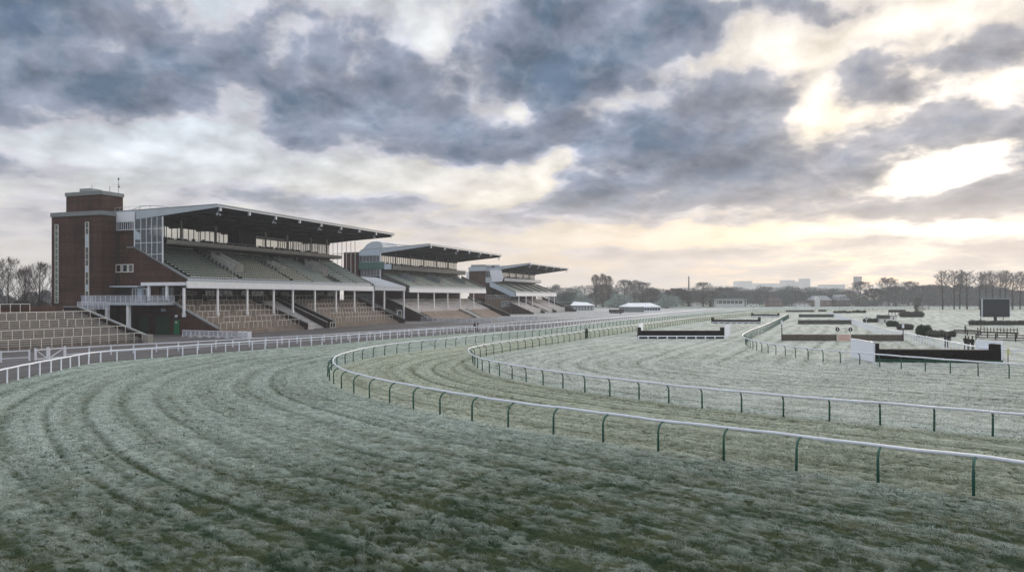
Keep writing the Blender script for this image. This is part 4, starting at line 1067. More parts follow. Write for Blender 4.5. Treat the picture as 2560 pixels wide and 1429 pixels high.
for y in (178.6,):
    b = MB().box(-96.6, -96.4, y - 1.2, y - 1.0, 0, 3.0).box(-96.6, -96.4, y + 1.0, y + 1.2, 0, 3.0).box(-96.6, -96.4, y - 1.0, y + 1.0, 2.8, 3.0); o = b.build('door_frame', 'white', S2)
    MB().box(-96.6, -96.5, y - 1.0, y + 1.0, 0, 2.8).build('door', 'dgreen', o)
MB().box(-104, -96.62, 176.6, W0 - 1.5, 0, 3.6).build('lobby_wall', 'brick_dark', S2)
for x in (-99, -96.6):
    for a, c in ((W0 + 1, 200), (205, 222), (225, W1 - 1)): crush_barrier(S2, x, 2.5 + (-94 - x) * .42 + .3, a, c, 'cream', 1.6)

# ================================================================== STAND THREE
U0, U1 = 268.5, 322.5
S3 = empty('grandstand', (-100, U0, 0), 'farthest and smallest grandstand, pale blue sloping side wall and thin roof, beside the trees', 'grandstand')
def zt3(x): return 1.3 + (-89.5 - x) * .36
C3 = dict(xf=-95.0, zf=8.1, xt=-104.4, zt=11.7, rows=11, xu=-101.6, zu=5.6, xb=-104.7, glz=(14.3, 16.4), zr=19.5, zs=16.9, cols=[1297, 1315, 1331, 1372, 1386],
          zlow=zt3, band=(-100.2, 12.7, 13.9), bandv=(U0 + 1.5, 316.5), solid=[], wins=[(U0 + .5 + 8.8 * i, U0 + 8.8 + 8.8 * i, 8) for i in range(6)], boxcols=[U0 + 8.8 * i for i in range(1, 6)], deckmat='deck_mid', bandmat='fascia')
d3 = common_stand(S3, U0, U1, C3)
roof_kit(S3, U0, U1, -89.3, 19.5, -108.4, 17.6, -104.6, 16.6, 6, lights=(0, 1, 2, 3, 5))
MB().prof([(-105.6, 16.8), (-101, 16.9), (-100.0, 14.0), (-100.6, 12.5), (-104.9, 12.3)], U0 - .5, U0 - .1).build('white_gable', 'white', S3)
window(S3, 'end_window', 'x', U0 - .3, -107.3, -105.0, 14.2, 16.4, 'steel_pale', 'glass', 2)
MB().box(-107.4, -104.9, U0 - .5, U0 - .3, 12.0, 14.1).build('grey_panel', 'steel_pale', S3)
MB().box(-114.2, -107.4, U0 - .6, U0 + 9, -.1, 16.6).build('tower', 'brick', S3)
MB().box(-115.8, -114.3, U0 + .4, U0 + 5, 11.8, 16.4).build('pale_shaft', 'fascia', S3)
MB().box(-114.4, -107.2, U0 - .8, U0 + 9.2, 16.6, 18.2).build('tower_coping', 'steel_pale', S3)
MB().box(-113.8, -107.6, U0 + .4, U0 + 6, 18.2, 19.1).build('plant_room', 'roof', S3)
MB().box(-107.2, -102.5, U0 + 2, U0 + 9, 18.0, 19.0).build('roof_unit', 'steel_pale', S3)
MB().box(-107.4, -104.6, U0 - .1, U1 - .2, -.1, 11.6).build('end_block', 'brick_dark', S3)
MB().prof([(-95.0, 8.1), (-95.0, 6.7), (-96.5, 6.7), (-105.6, 10.6), (-105.6, 12.0), (-104.2, 12.0)], U0 - .6, U0 - .2).build('sloping_side_wall', 'sky_panel', S3)
for i in range(6):
    window(S3, 'lower_window', 'y', -104.5, U0 + .4 + 8.8 * i, U0 + 8.6 + 8.8 * i, 11.75, 12.65, 'soffit', 'glass_clear', 6, 1, .1)
row_benches(S3, [(-95.5 - (i + .4) * (9.3 / 11), 8.1 + (i + 1) * (3.6 / 11)) for i in range(11)], [(U0 + .8 + 10.5 * i, U0 + 10.4 + 10.5 * i) for i in range(5)], 'bench', .34)
for i in range(1, 6):
    y = U0 + .3 + 10.5 * i; MB().prof([(-95.2, 8.2), (-95.2, 8.9), (-104.2, 12.5), (-104.2, 11.8)], y - .08, y + .08).build('aisle_rail', 'charcoal', S3)
for i, (a, c) in enumerate(((U0 - .3, 287.0), (292.0, 304.0), (304.6, U1 + 1))):
    MB().prof(stairs_profile(-91.2, 1.4, -102, 5.6, 18, -.1), a, c).build('terrace_steps', 'tread_pale', S3)
MB().prof(stairs_profile(-89.0, .1, -102, 5.4, 24, -.1), 287.3, 291.7).build('gangway_stair', 'concrete_pale', S3)
for y in (287.2, 291.9, 304.3): ramp_wall(S3, y, -89.4, .1, -102, 5.4, 'brick_dark', .3, .5)
ramp_wall(S3, U0 - .9, -87.6, -.2, -102.2, 5.8, 'brick_dark', .4, .7); ramp_wall(S3, U1 + 1.3, -86, -.2, -102, 5.6, 'brick_dark', .4, .9)
MB().box(-91.1, -90.9, U0 + 3, 286.6, 0, 2.1).build('terrace_front_wall', 'concrete_pale', S3)
MB().box(-91.1, -90.9, 304.6, U1, 0, 2.1).build('terrace_front_wall', 'concrete_pale', S3)
MB().box(-107.5, -96.5, 240.5, U0 - 1.4, -.1, 6.0).build('link_wall', 'brick_dark', S3)
railing('link_railing', [(-96.6, 241, 6.0), (-96.6, U0 - 1.5, 6.0)], 6, 1.1, 'steel_pale', S3, 1.5)
window(S3, 'undercroft_window', 'y', -96.5, U0 - 12, U0 - 3, 3.0, 5.0, 'steel_pale', 'glass', 6)

# ================================================================== LEFT TERRACE
TV = 80.5
T = empty('stepped_terrace', (-90, TV, 0), 'open stepped standing terrace with rows of white tubular barriers at the left edge', 'terrace')
zT = lambda x: .55 + (-83.6 - x) * (3.75 / 12.2)
MB().prof(stairs_profile(-83.6, .5, -95.8, 4.3, 17, -.1), 20, TV - .2).build('terrace_steps', 'tread_dark', T)
b = MB()
for i in range(17):
    x = -83.6 - 12.2 * i / 17; z = .5 + 3.8 * (i + 1) / 17; b.box(x - .02, x + .03, 20, TV - .22, z - .03, z + .025)
b.build('step_nosing', 'concrete_pale', T)
MB().box(-98.5, -95.8, 20, TV - .3, -.1, 4.4).build('terrace_back_platform', 'concrete', T)
MB().box(-96.1, -95.75, 20, TV - 2.5, 4.4, 5.15).build('terrace_back_wall', 'brick', T)
b = MB().prof([(-83.0, -.1), (-83.0, 1.05), (-95.6, 4.95), (-98.4, 4.95), (-98.4, -.1)], TV - .2, TV + .2); b.build('terrace_side_wall', 'brick_dark', T)
MB().prof([(-83.0, 1.05), (-83.0, 1.22), (-95.6, 5.12), (-98.4, 5.12), (-98.4, 4.95), (-95.6, 4.95)], TV - .27, TV + .27).build('wall_coping', 'coping', T)
MB().box(-83.2, -82.3, TV - .45, TV + .45, -.1, 1.25).build('end_pier', 'concrete', T)
for px_end, py_top, gaps in ((356, 842, [(20, TV - .6)]), (314, 823, [(20, TV - .6)]), (268, 803, [(20, 72.4), (73.6, TV - .6)]), (226, 785.5, [(20, TV - .6)]), (148, 770, [(20, 0)])):
    x, d = at_y(px_end, TV - .6); z = zT(x)
    if px_end == 148: x, d = at_y(148, 73.0); gaps = [(20, 73.0)]; x = -95.6; z = 4.4
    for a, c in gaps:
        crush_barrier(T, x, z, a, c, 'cream', 1.35, 1.12)
railing('platform_railing', [(-112, 94.0, 4.4), (-104.5, 93.6, 4.4)], 4.4, 1.2, 'white', T, 1.3, 'mesh')
MB().box(-115, -107.5, 86, 93.8, -.1, 4.4).build('back_landing', 'concrete', T)
# ------------------------------------------------------------------ steeplechase fences
def rnd_top(b, L, w, z0, z1, seed, dens=26, y0=-.55, jag=.09):
    """birch brush: a solid core wrapped in thousands of upright thin twigs"""
    g = random.Random(seed)
    for _ in range(int(L * dens)):
        x = g.uniform(0, L); y = y0 + g.choice((-.02, w + .02, g.uniform(0, w))); h = z1 + g.uniform(-jag, jag * .8); t = g.uniform(.012, .03)
        b.add([(x - t, y, z0), (x + t, y + g.uniform(-.02, .02), z0), (x + g.uniform(-.05, .05), y, h)], [(0, 1, 2)])
def jump(label, pl, pr, h, hend, wend, dp=1.1, mat='brush', base='dgreen', bh=.28, legs=False, wing_l=None, wing_r=None, group=None, name='steeplechase_fence', dens=26):
    a = Vector(G(*pl)); c = Vector(G(*pr)); d = c - a; L = d.length; ang_ = math.atan2(d.y, d.x)
    root = empty(name, tuple(a), label, 'fence', group, ang_)
    z0 = bh if legs else bh * .6
    b = MB(); b.box(.02, L - .02, .05, dp, .03, h - .05); rnd_top(b, L, dp, z0, h, int(pl[0]), dens, .05)
    o = b.build('brush', mat); o.parent = root
    for x0 in ((0, L - wend) if wend else ()):
        if hend <= h: continue
        b = MB(); b.box(x0 + .02, x0 + wend - .02, .0, dp + .05, z0, hend - .06)
        q = MB(); rnd_top(q, wend, dp, h - .1, hend, int(pl[0]) + 1, dens * 1.6, .03)
        b.add([(x + x0, y, z) for x, y, z in q.v], q.f); o = b.build('brush_end', mat); o.parent = root
    b = MB()
    if legs:
        b.box(-.05, L + .05, -.16, -.02, z0 - .02, z0 + .14)
        k = max(2, round(L / 1.55))
        for i in range(k + 1): x = L * i / k; b.box(x - .09, x + .09, -.15, -.01, 0, z0 - .02)
    else:
        b.prof([(-.05, 0), (L + .05, 0), (L + .05, bh), (-.05, bh)], -.22, .04)
    o = b.build('take_off_board', base); o.parent = root
    for w_ in (wing_l, wing_r):
        if not w_: continue
        (p0, p1, hw) = w_; q0 = Vector(G(*p0)); q1 = Vector(G(*p1))
        R_ = Matrix.Rotation(-ang_, 4, 'Z'); q0 = R_ @ (q0 - a); q1 = R_ @ (q1 - a)
        b = MB(); dd = (q1 - q0).normalized(); nn = Vector((-dd.y, dd.x, 0)) * .05; nn = nn if nn.y > 0 else -nn; z = Vector((0, 0, 1))
        vs = [q0 - nn + z * .05, q1 - nn + z * .05, q1 - nn + z * hw, q0 - nn + z * hw, q0 + nn + z * .05, q1 + nn + z * .05, q1 + nn + z * hw, q0 + nn + z * hw]
        b.add(vs, [(0, 1, 2, 3), (7, 6, 5, 4), (0, 4, 5, 1), (1, 5, 6, 2), (2, 6, 7, 3), (3, 7, 4, 0)])
        b.beam(q0 + z * (hw + .03), q1 + z * (hw + .03), .14, .06)
        o = b.build('wing_panel', 'white_frost'); o.parent = root
        for i in range(4): c_ = q0.lerp(q1, i / 3) + nn * 2.4; o = MB().beam(c_, c_ + z * (hw - .1), .08, .08).build('wing_prop', 'white'); o.parent = root
    return root
gb = 'black brush steeplechase fences'
jump('largest black brush fence with green board and tall white wing, behind the looping rail', (2184, 904), (2503, 907), 1.28, 1.88, .56, 1.15, wing_l=((2183, 906), (2128, 893), 1.98), wing_r=((2506, 897), (2440, 893), 1.83), group=gb, dens=90)
jump('black brush fence on a white legged board with a white wing at its right end', (1596, 846), (1811, 846), 1.27, 1.78, .42, 1.0, base='white_frost', bh=.33, legs=True, wing_l=((1597, 838), (1607, 834), 1.9), wing_r=((1812, 844), (1824, 840), 1.95), group=gb, dens=60)
jump('second black brush fence on a white legged board, beyond the one with the white wing', (1781, 808), (1902, 808), .95, 1.55, .4, 1.0, base='white_frost', bh=.22, legs=True, group=gb)
jump('farthest black brush fence with upright ends on the left track, small against the far rail', (1880.5, 791.5), (1949, 791.5), .85, 1.3, .4, 1.0, base='white_frost', bh=.2, legs=True, group=gb)
gg = 'plain grey brush hurdles'
jump('nearest plain grey brush hurdle, just beyond the striped wooden hurdle', (1998, 810), (2129, 810), 1.05, 0, 0, .9, 'brush_grey', 'timber', .12, group=gg, name='brush_hurdle')
jump('plain grey brush hurdle second from the striped wooden hurdle', (1999.5, 792.6), (2090, 792.6), 1.0, 0, 0, .9, 'brush_grey', 'timber', .12, group=gg, name='brush_hurdle')
jump('most distant grey brush hurdle with a raised left end', (1966, 779.5), (2036, 779.5), .85, 0, 0, .9, 'brush_grey', 'timber', .12, group=gg, name='brush_hurdle')

# wooden hurdle with the orange and white striped centre panel
a = Vector(G(1955.5, 851)); c = Vector(G(2260.5, 852)); d = c - a; L = d.length; ang_ = math.atan2(d.y, d.x)
HU = empty('wooden_hurdle', tuple(a), 'long weathered wooden hurdle with an orange and white striped centre panel between two round markers', 'hurdle', None, ang_)
u = lambda px: L * (px - 1955.5) / 305.0
def child(b, nm, mat, par=HU): o = b.build(nm, mat); o.parent = par; return o
for p0, p1 in ((1955.5, 2000), (2000.8, 2045), (2046, 2092), (2130, 2168.5), (2169.5, 2259)):
    x0, x1 = u(p0), u(p1); b = MB()
    for k, zz in enumerate((.08, .30, .52, .74)):
        b.box(x0, x1, .0, .10, zz, zz + .17)
    b.box(x0, x1, .10, .45, .0, .80)
    b.box(x0, x0 + .12, -.05, .0, 0, .98); b.box(x1 - .12, x1, -.05, .0, 0, .98)
    child(b, 'hurdle_panel', 'timber')
    b = MB(); q = MB(); rnd_top(q, x1 - x0, .3, .6, 1.02, int(p0), 40, .12, .06); b.add([(x + x0, y, z) for x, y, z in q.v], q.f); child(b, 'brush_infill', 'brush_grey')
x0, x1 = u(2095.5), u(2128); b = MB(); b2 = MB()
for k in range(6): (b if k % 2 == 0 else b2).box(x0, x1, -.04, .08, .10 + k * .15, .24 + k * .15)
child(b, 'orange_board', 'orange'); child(b2, 'white_board', 'house_white')
for px in (2094, 2126.5):
    x = u(px); child(MB().box(x - .05, x + .05, -.05, .05, 0, 1.5), 'marker_post', 'cream')
    o = child(MB().tube([(x, -.08, 1.68), (x, -.02, 1.68)], .30, 14), 'marker_disc', 'dark'); b = MB(); b.box(x - .05, x + .05, -.10, -.085, 1.5, 1.84); q = b.build('disc_centre', 'white'); q.parent = o
for x, hh in ((-.1, 3.0), (u(2256.6), 2.5)):
    child(MB().box(x - .05, x + .05, -.2, -.1, 0, hh - .6), 'end_post', 'timber_dark'); child(MB().box(x - .14, x + .14, -.22, -.08, hh - .6, hh), 'white_plate', 'white')

# ------------------------------------------------------------------ big screen and its planted bank
sx0, sx1 = 2457, 2524; dS = 186.0
a = Vector(P(sx0, dS)); c = Vector(P(sx1, dS)); d = c - a; L = d.length
SC = empty('big_screen', tuple(a), 'large dark blank video screen on a short steel mast above the planted bank', 'screen', None, math.atan2(d.y, d.x))
child(MB().box(0, L, 0, .35, 1.5, 6.0), 'display', 'screen', SC); b = MB().box(-.08, L + .08, -.04, .5, 6.0, 6.12).box(L, L + .12, -.04, .5, 1.5, 6.0).box(-.12, 0, -.04, .5, 1.5, 6.0); child(b, 'screen_frame', 'steel_pale', SC)
b = MB().box(L / 2 - .25, L / 2 + .25, .1, .6, 0, 1.5).beam((.5, 2.0, 0), (.5, .4, 4.5), .1, .1).beam((L - .5, 2.0, 0), (L - .5, .4, 4.5), .1, .1); child(b, 'mast', 'charcoal', SC)
child(MB().box(.1, L - .1, .4, 1.3, 1.6, 5.8), 'service_box', 'charcoal', SC)

# ------------------------------------------------------------------ bushes and hedges: leaf-sized faces through a real volume
def leaf_cloud(b, blobs, nper, size, seed, up=.2):
    g = np.random.default_rng(seed)
    for (cx, cy, cz, rx, ry, rz) in blobs:
        n_ = nper; u_ = g.normal(size=(n_, 3)); u_ /= np.linalg.norm(u_, axis=1)[:, None]; r_ = g.random(n_) ** .33 * (.85 + .3 * g.random(n_))
        c = u_ * r_[:, None] * (rx, ry, rz) + (cx, cy, cz); c[:, 2] = np.maximum(c[:, 2], .02)
        t1 = g.normal(size=(n_, 3)); t1 /= np.linalg.norm(t1, axis=1)[:, None]; t2 = np.cross(t1, g.normal(size=(n_, 3))); t2 /= np.linalg.norm(t2, axis=1)[:, None] + 1e-9
        s_ = size * (.6 + .8 * g.random(n_))[:, None]
        for p, q, r2, ss in zip(c, t1, t2, s_): b.add([tuple(p - q * ss), tuple(p + q * ss), tuple(p + r2 * ss * 1.1)], [(0, 1, 2)])
def hedge(name, label, cat, px0, px1, pyb, h, dp, mat, seed, group=None, lump=.25, size=.09, n_=0):
    a = Vector(G(px0, pyb)); c = Vector(G(px1, pyb)); d = c - a; L = d.length; root = empty(name, tuple(a), label, cat, group, math.atan2(d.y, d.x)); g = random.Random(seed)
    blobs = []; k = max(2, int(L / (h * .55)))
    for i in range(k):
        x = L * (i + .5) / k; hh = h * (1 - lump * g.random()); blobs.append((x, dp / 2 + g.uniform(-.1, .1), hh * .5, L / k * .85, dp * .55, hh * .52))
    b = MB(); leaf_cloud(b, blobs, n_ or int(260 + 5200 / k), size, seed); o = b.build('foliage', mat); o.parent = root
    b = MB()
    for (x, y, z, rx, ry, rz) in blobs:
        b.box(x - rx * .55, x + rx * .55, y - ry * .5, y + ry * .5, 0, z + rz * .35)
    o = b.build('branches', 'twig_near'); o.parent = root; return root
hedge('hedge', 'long low dark hedge bank in front of the blank video screen', 'hedge', 2433, 2640, 812.5, 1.25, 2.2, 'hedge', 3, n_=600)
gbu = 'bushes and hedges beyond the white close-posted rail'
hedge('bush', 'round dark green bush behind the rail, largest and nearest of the bushes', 'bush', 2303, 2331, 842, 1.95, 1.8, 'leaf_dark', 4, gbu, .1, .09, 3000)
hedge('bush', 'pale frosted twiggy bush leaning against the largest dark bush', 'bush', 2327, 2368, 843, 1.45, 1.5, 'leaf_frost', 5, gbu, .3, .08, 1500)
hedge('bush', 'low dark scrub between the frosted bush and the standing people', 'bush', 2362, 2392, 842, .95, 1.4, 'hedge', 6, gbu, .3, .08, 1200)
hedge('bush', 'small dark green bush beside the grey brushwood screen', 'bush', 2224, 2247, 816.5, 1.4, 1.6, 'leaf_dark', 7, gbu, .2, .1, 1500)
hedge('hedge', 'grey clipped brushwood hedge right of the small green bush', 'hedge', 2247, 2284, 824, 1.25, .8, 'brush_grey', 8, gbu, .1, .07, 1200)
hedge('hedge', 'dark clipped hedge left of the white-walled hut', 'hedge', 2164, 2205, 805.5, 1.05, 1.6, 'hedge', 9, gbu, .15, .1, 1200)
hedge('hedge', 'large dark hedge clump at the foot of the lone tree in the far field', 'hedge', 2262, 2312, 792.5, 2.1, 4.0, 'hedge', 10, gbu, .25, .16, 1200)
hedge('hedge', 'low dark hedge in the far field left of the pyramid-shaped bush', 'hedge', 2089, 2130, 782.5, 1.1, 2.5, 'hedge', 11, gbu, .4, .14, 700)
hedge('bush', 'low pyramid-shaped bush alone on the far frosted field', 'bush', 2136, 2166, 782, 1.15, 2.5, 'leaf_dark', 12, gbu, .5, .14, 900)
hedge('bush', 'short dark bush at the right end of the most distant hurdle', 'bush', 2050, 2066, 778.8, .85, 2.0, 'hedge', 13, gbu, .2, .14, 700)
# small hut and screen boards
def hut(label, px0, px1, pyb, h, dp, name='hut', roofm='brush_grey', wallm='house_white', split=.52):
    a = Vector(G(px0, pyb)); c = Vector(G(px1, pyb)); d = c - a; L = d.length; r_ = empty(name, tuple(a), label, 'hut', None, math.atan2(d.y, d.x))
    child(MB().box(.05, L - .05, .05, dp, 0, h * split), 'wall', wallm, r_)
    child(MB().prof([(-.1, h * split), (L + .1, h * split), (L + .05, h), (-.05, h)], -.1, dp + .1), 'roof', roofm, r_)
    child(MB().box(L * .4, L * .55, .0, .05, 0, h * split * .8), 'door', 'timber', r_); return r_
hut('small hut with dark upper half and pale wall in the field beyond the rail', 2202, 2224, 806, 1.9, 2.0)
hut('white box hut right of the dark-topped hut, in front of the hedge clump', 2225, 2243, 799, 1.25, 1.6, roofm='tile_frost', wallm='house_white', split=.8)
a = Vector(G(2222, 787)); c = Vector(G(2264, 787)); d = c - a; L = d.length
r_ = empty('screen_fence', tuple(a), 'dark close-boarded screen running left from the far hedge clump', 'fence', None, math.atan2(d.y, d.x)); b = MB()
for k in range(40): b.box(L * k / 40, L * (k + .93) / 40, 0, .05, .9, 1.9 + .02 * (k % 3))
child(b, 'boards', 'timber_dark', r_); b = MB()
for k in range(6): b.box(L * k / 5 - .07, L * k / 5 + .07, .06, .18, 0, 1.85)
child(b, 'posts', 'timber_dark', r_)
# furlong marker
x, y, _ = G(2166, 806.5); fm = empty('furlong_marker', (x, y, 0), 'white round course marker on a thin post in front of the dark clipped hedge', 'sign')
child(MB().box(-.06, .06, -.06, .06, 0, 1.0), 'post', 'white', fm); o = child(MB().tube([(0, -.10, 1.2), (0, -.04, 1.2)], .38, 14), 'disc', 'white', fm)
q = MB().tube([(0, -.13, 1.2), (0, -.105, 1.2)], .2, 12).build('disc_centre', 'hedge'); q.parent = o
x, y, _ = G(2520, 905); fm = empty('course_marker', (x, y, 0), 'thin post with a yellow and white plate right of the large black fence', 'sign')
child(MB().box(-.03, .03, -.03, .03, 0, 1.0), 'post', 'charcoal', fm); M['yellow'] = plain('yellow', (.6, .55, .15), .6, .1); child(MB().box(-.08, .08, -.05, -.03, .75, 1.35), 'plate', 'yellow', fm)

# timber rails and platform on the right
def post_rail(label, p0, p1, h, lv, mat, step=2.0, grp=None, up=0.0):
    a = Vector(G(*p0)); c = Vector(G(*p1)); d = c - a; L = d.length; r_ = empty('timber_fence', tuple(a), label, 'fence', grp, math.atan2(d.y, d.x))
    k = max(2, round(L / step)); first = None
    for i in range(k + 1):
        x = L * i / k
        if first is None: first = child(MB().box(-.07, .07, -.07, .07, 0, h + .12), 'post', mat, r_); o = first
        else: o = first.copy(); COL.objects.link(o); o.parent = r_
        o.location = (x, 0, 0)
    for z in lv: child(MB().box(0, L, -.10, -.05, z - .07, z + .07), 'rail', mat, r_)
    return r_
gt = 'timber post and rail fences on the right'
post_rail('dark timber rail fence running left from the raised post-and-rail platform', (2386, 836), (2452, 838), .8, (.25, .45, .65, .8), 'timber_dark', 2.4, gt)
post_rail('dark timber fence with three rails, lower front one below the raised platform', (2440, 852), (2640, 855), 1.0, (.2, .55, .9), 'timber_dark', 2.6, gt)
a = Vector(G(2442, 843)); c = Vector(G(2545, 846)); d = c - a; L = d.length
r_ = empty('timber_platform', tuple(a), 'raised dark timber platform edged with short upright posts, below the video screen', 'platform', None, math.atan2(d.y, d.x))
child(MB().box(0, L, 0, 1.2, .72, .95), 'deck', 'timber_dark', r_)
b = MB()
for i in range(5): x = .15 + (L - .3) * i / 4; b.box(x - .08, x + .08, .05, .2, 0, .72)
child(b, 'legs', 'timber_dark', r_)
first = None
for i in range(13):
    x = .1 + (L - .2) * i / 12; hh = 1.0
    if first is None: first = child(MB().box(-.06, .06, 0, .12, .95, 1.62), 'upright', 'timber', r_); o = first
    else: o = first.copy(); COL.objects.link(o); o.parent = r_
    o.location = (x, .1, 0)
child(MB().box(0, L, .08, .10, 1.25, 1.33), 'rail', 'timber', r_)
a = Vector(G(2412, 832)); r_ = empty('goal_frame', tuple(a), 'thin open white frame standing on the frost left of the screen bank', 'frame', None, math.radians(25))
b = MB().box(0, .12, 0, .12, 0, 1.35).box(3.0, 3.08, 0, .08, 0, 1.2).box(0, 3.08, 0, .06, 1.3, 1.36); child(b, 'frame', 'timber', r_); child(MB().box(.12, .3, .0, .05, .1, 1.2), 'stay', 'timber_dark', r_)

# ------------------------------------------------------------------ crowd barriers on the tarmac
def barrier_proto():
    r_ = empty('crowd_barrier', (0, 0, 0), 'x', 'barrier'); b = MB()
    b.box(0, 1.86, -.03, .03, 1.02, 1.10); b.box(0, 1.86, -.03, .03, .18, .25); b.box(0, .07, -.03, .03, 0, 1.1); b.box(1.79, 1.86, -.03, .03, 0, 1.1); b.box(.9, .96, -.03, .03, .2, 1.05)
    child(b, 'frame', 'white', r_); child(MB().box(.07, 1.79, -.01, .01, .25, 1.02), 'mesh_panel', 'mesh', r_)
    child(MB().box(.1, .18, -.3, .3, 0, .05).box(1.68, 1.76, -.3, .3, 0, .05), 'foot', 'white', r_); return r_
a = Vector(G(456, 842)); c = Vector(G(592, 846.5)); d = c - a; bp = barrier_proto(); ang_ = math.atan2(d.y, d.x); nbar = max(3, int(d.length / 1.95))
names_ = ['crowd barrier at the left end of the row, next to the green doors', 'second crowd barrier in the row right of the green doors', 'third crowd barrier in the row in front of the brick end wall', 'fourth crowd barrier in the row in front of the brick end wall', 'fifth crowd barrier, towards the right of the row by the stand steps', 'sixth crowd barrier, near the right end of the row by the stand steps']
for i in range(min(nbar, 6)):
    o = bp if i == 0 else dup(bp); p = a + d * (i / nbar); o.location = (p.x, p.y, .05); o.rotation_euler = (0, 0, ang_)
    tag(o, ('white mesh ' + names_[i]), None, 'white crowd barriers on the tarmac')
e = a + d * (min(nbar, 6) / nbar)
for i, (lb, dx) in enumerate((('white slatted box unit closing the right end of the crowd barrier row', .1), ('outermost white slatted box unit at the right tip of the barrier row', 1.25))):
    r_ = empty('barrier_unit', (e.x + dx * math.cos(ang_), e.y + dx * math.sin(ang_), .05), lb, 'barrier', None, ang_)
    b = MB()
    for k in range(5): b.box(0, 1.0, 0, .05, .1 + k * .2, .22 + k * .2)
    b.box(0, .08, .05, .8, 0, 1.1); b.box(.92, 1.0, .05, .8, 0, 1.1); child(b, 'slats', 'white', r_); child(MB().box(.08, .92, .1, .7, .05, .98), 'inner_box', 'steel_pale', r_)
# long lawn railings before stands two and three
def lawn_rail(label, p0, p1, mat='fascia', mesh=True):
    a = Vector(G(*p0)); c = Vector(G(*p1)); r_ = empty('lawn_railing', tuple(a), label, 'railing', 'pale railings before the far stands')
    railing('railing', [tuple(a), tuple(c)], 0, 1.15, mat, r_, 2.4, 'mesh' if mesh else None); return r_
lawn_rail('long pale mesh railing crossing the tarmac before the middle grandstand', (1031, 801.5), (1229, 810))
lawn_rail('pale railing along the tarmac before the gap between middle and far grandstands', (1245, 803), (1345, 799))
lawn_rail('distant pale railing right of the farthest grandstand, in front of the pavilion', (1432, 787), (1560, 786), 'steel_pale', False)
# ------------------------------------------------------------------ bare winter trees
def grow(seed, h, rad, limbs=16, lv=3, kids=4, twigs=6, r0=.28, clear=.22, up=.35, tw=.03, twl=.9, zr=None, cz=None, body=.8):
    """returns (trunk MB, crown MB) of a bare tree of height h; its branches fill an uneven ellipsoid of radius rad"""
    g = random.Random(seed); T_ = MB(); K = MB()
    cz = cz if cz is not None else h * (clear + 1) / 2; zr = zr if zr is not None else h * (1 - clear) / 2
    lob = [(g.uniform(0, 6.28), g.uniform(.72, 1.12)) for _ in range(7)]
    def reach(p, d):
        q = Vector((p.x / rad, p.y / rad, (p.z - cz) / zr)); e = Vector((d.x / rad, d.y / rad, d.z / zr))
        A = e.dot(e); B = 2 * q.dot(e); C_ = q.dot(q) - 1; D_ = B * B - 4 * A * C_
        if D_ <= 0: return .3
        an = math.atan2(d.y, d.x); w_ = min(lob, key=lambda l: abs(math.atan2(math.sin(l[0] - an), math.cos(l[0] - an))))[1]
        return max((-B + math.sqrt(D_)) / (2 * A), .25) * w_
    def limb(p, d, L, r, lev, mb):
        pts = [p]; rad_ = [r]; n_ = 4
        for i in range(n_):
            d = (d + Vector((g.uniform(-.15, .15), g.uniform(-.15, .15), g.uniform(-.02, .14) * up * 1.5))).normalized()
            pts.append(pts[-1] + d * (L / n_)); rad_.append(r * (1 - .8 * (i + 1) / n_) + .004)
        mb.tube(pts, rad_, 5 if lev < 2 else 3, cap=False)
        if lev < lv:
            for k in range(kids + g.randint(0, 1)):
                t = g.uniform(.25, .95); i = min(n_ - 1, int(t * n_)); q = pts[i].lerp(pts[i + 1], t * n_ - i)
                dv = Vector((g.gauss(0, 1), g.gauss(0, 1), g.gauss(0, .6) + up)).normalized(); dd = (d * .8 + dv * .8).normalized()
                limb(q, dd, min(reach(q, dd) * g.uniform(.6, 1.0), L * .8), max(r * (1 - .7 * t) * .6, .008), lev + 1, K)
        else:
            for k in range(twigs):
                t = g.uniform(.1, 1.0); i = min(n_ - 1, int(t * n_)); q = pts[i].lerp(pts[i + 1], t * n_ - i)
                dv = (d * .8 + Vector((g.gauss(0, 1), g.gauss(0, 1), g.gauss(0, .7) + up)).normalized()).normalized() * twl * g.uniform(.4, 1.1)
                s_ = Vector((g.gauss(0, 1), g.gauss(0, 1), 0)).normalized() * tw
                K.add([q - s_, q + s_, q + dv], [(0, 1, 2)])
    tp = [Vector((0, 0, -.2))]; rr = [r0]; k = 8
    for i in range(k): tp.append(tp[-1] + Vector((g.uniform(-.1, .1), g.uniform(-.1, .1), h * .88 / k))); rr.append(r0 * (1 - .88 * (i + 1) / k) + .01)
    T_.tube(tp, rr, 7, cap=False)
    for i in range(limbs):
        t = clear * body + (1 - clear * body) * (i + .3) / limbs; j = min(k - 1, int(t * k)); q = tp[j].lerp(tp[j + 1], t * k - j)
        an = i * 2.4 + g.uniform(-.4, .4); el_ = up + g.uniform(-.1, .25) + t * .5
        d = Vector((math.cos(an), math.sin(an), el_)).normalized(); limb(q, d, reach(q, d) * g.uniform(.75, 1.0), r0 * (1 - .7 * t) * .45, 1, T_)
    return T_, K
def tree_thing(name, label, loc, T_, K, tm, km, group=None, rz=0):
    r_ = empty(name, loc, label, 'tree', group, rz); o = T_.build('trunk', tm); o.parent = r_; o = K.build('crown', km); o.parent = r_; return r_
gl = 'bare trees left of the brick tower'
lt = [(22, 168, 15.0, 'bare spreading winter tree at the picture\'s left edge, behind the stepped terrace', 1), (60, 176, 13.2, 'bare winter tree second from the left edge, between two others', 2), (98, 158, 13.6, 'bare leaning winter tree tight against the brick stair tower', 3), (-30, 160, 14.5, 'bare winter tree partly cut off by the left edge', 4)]
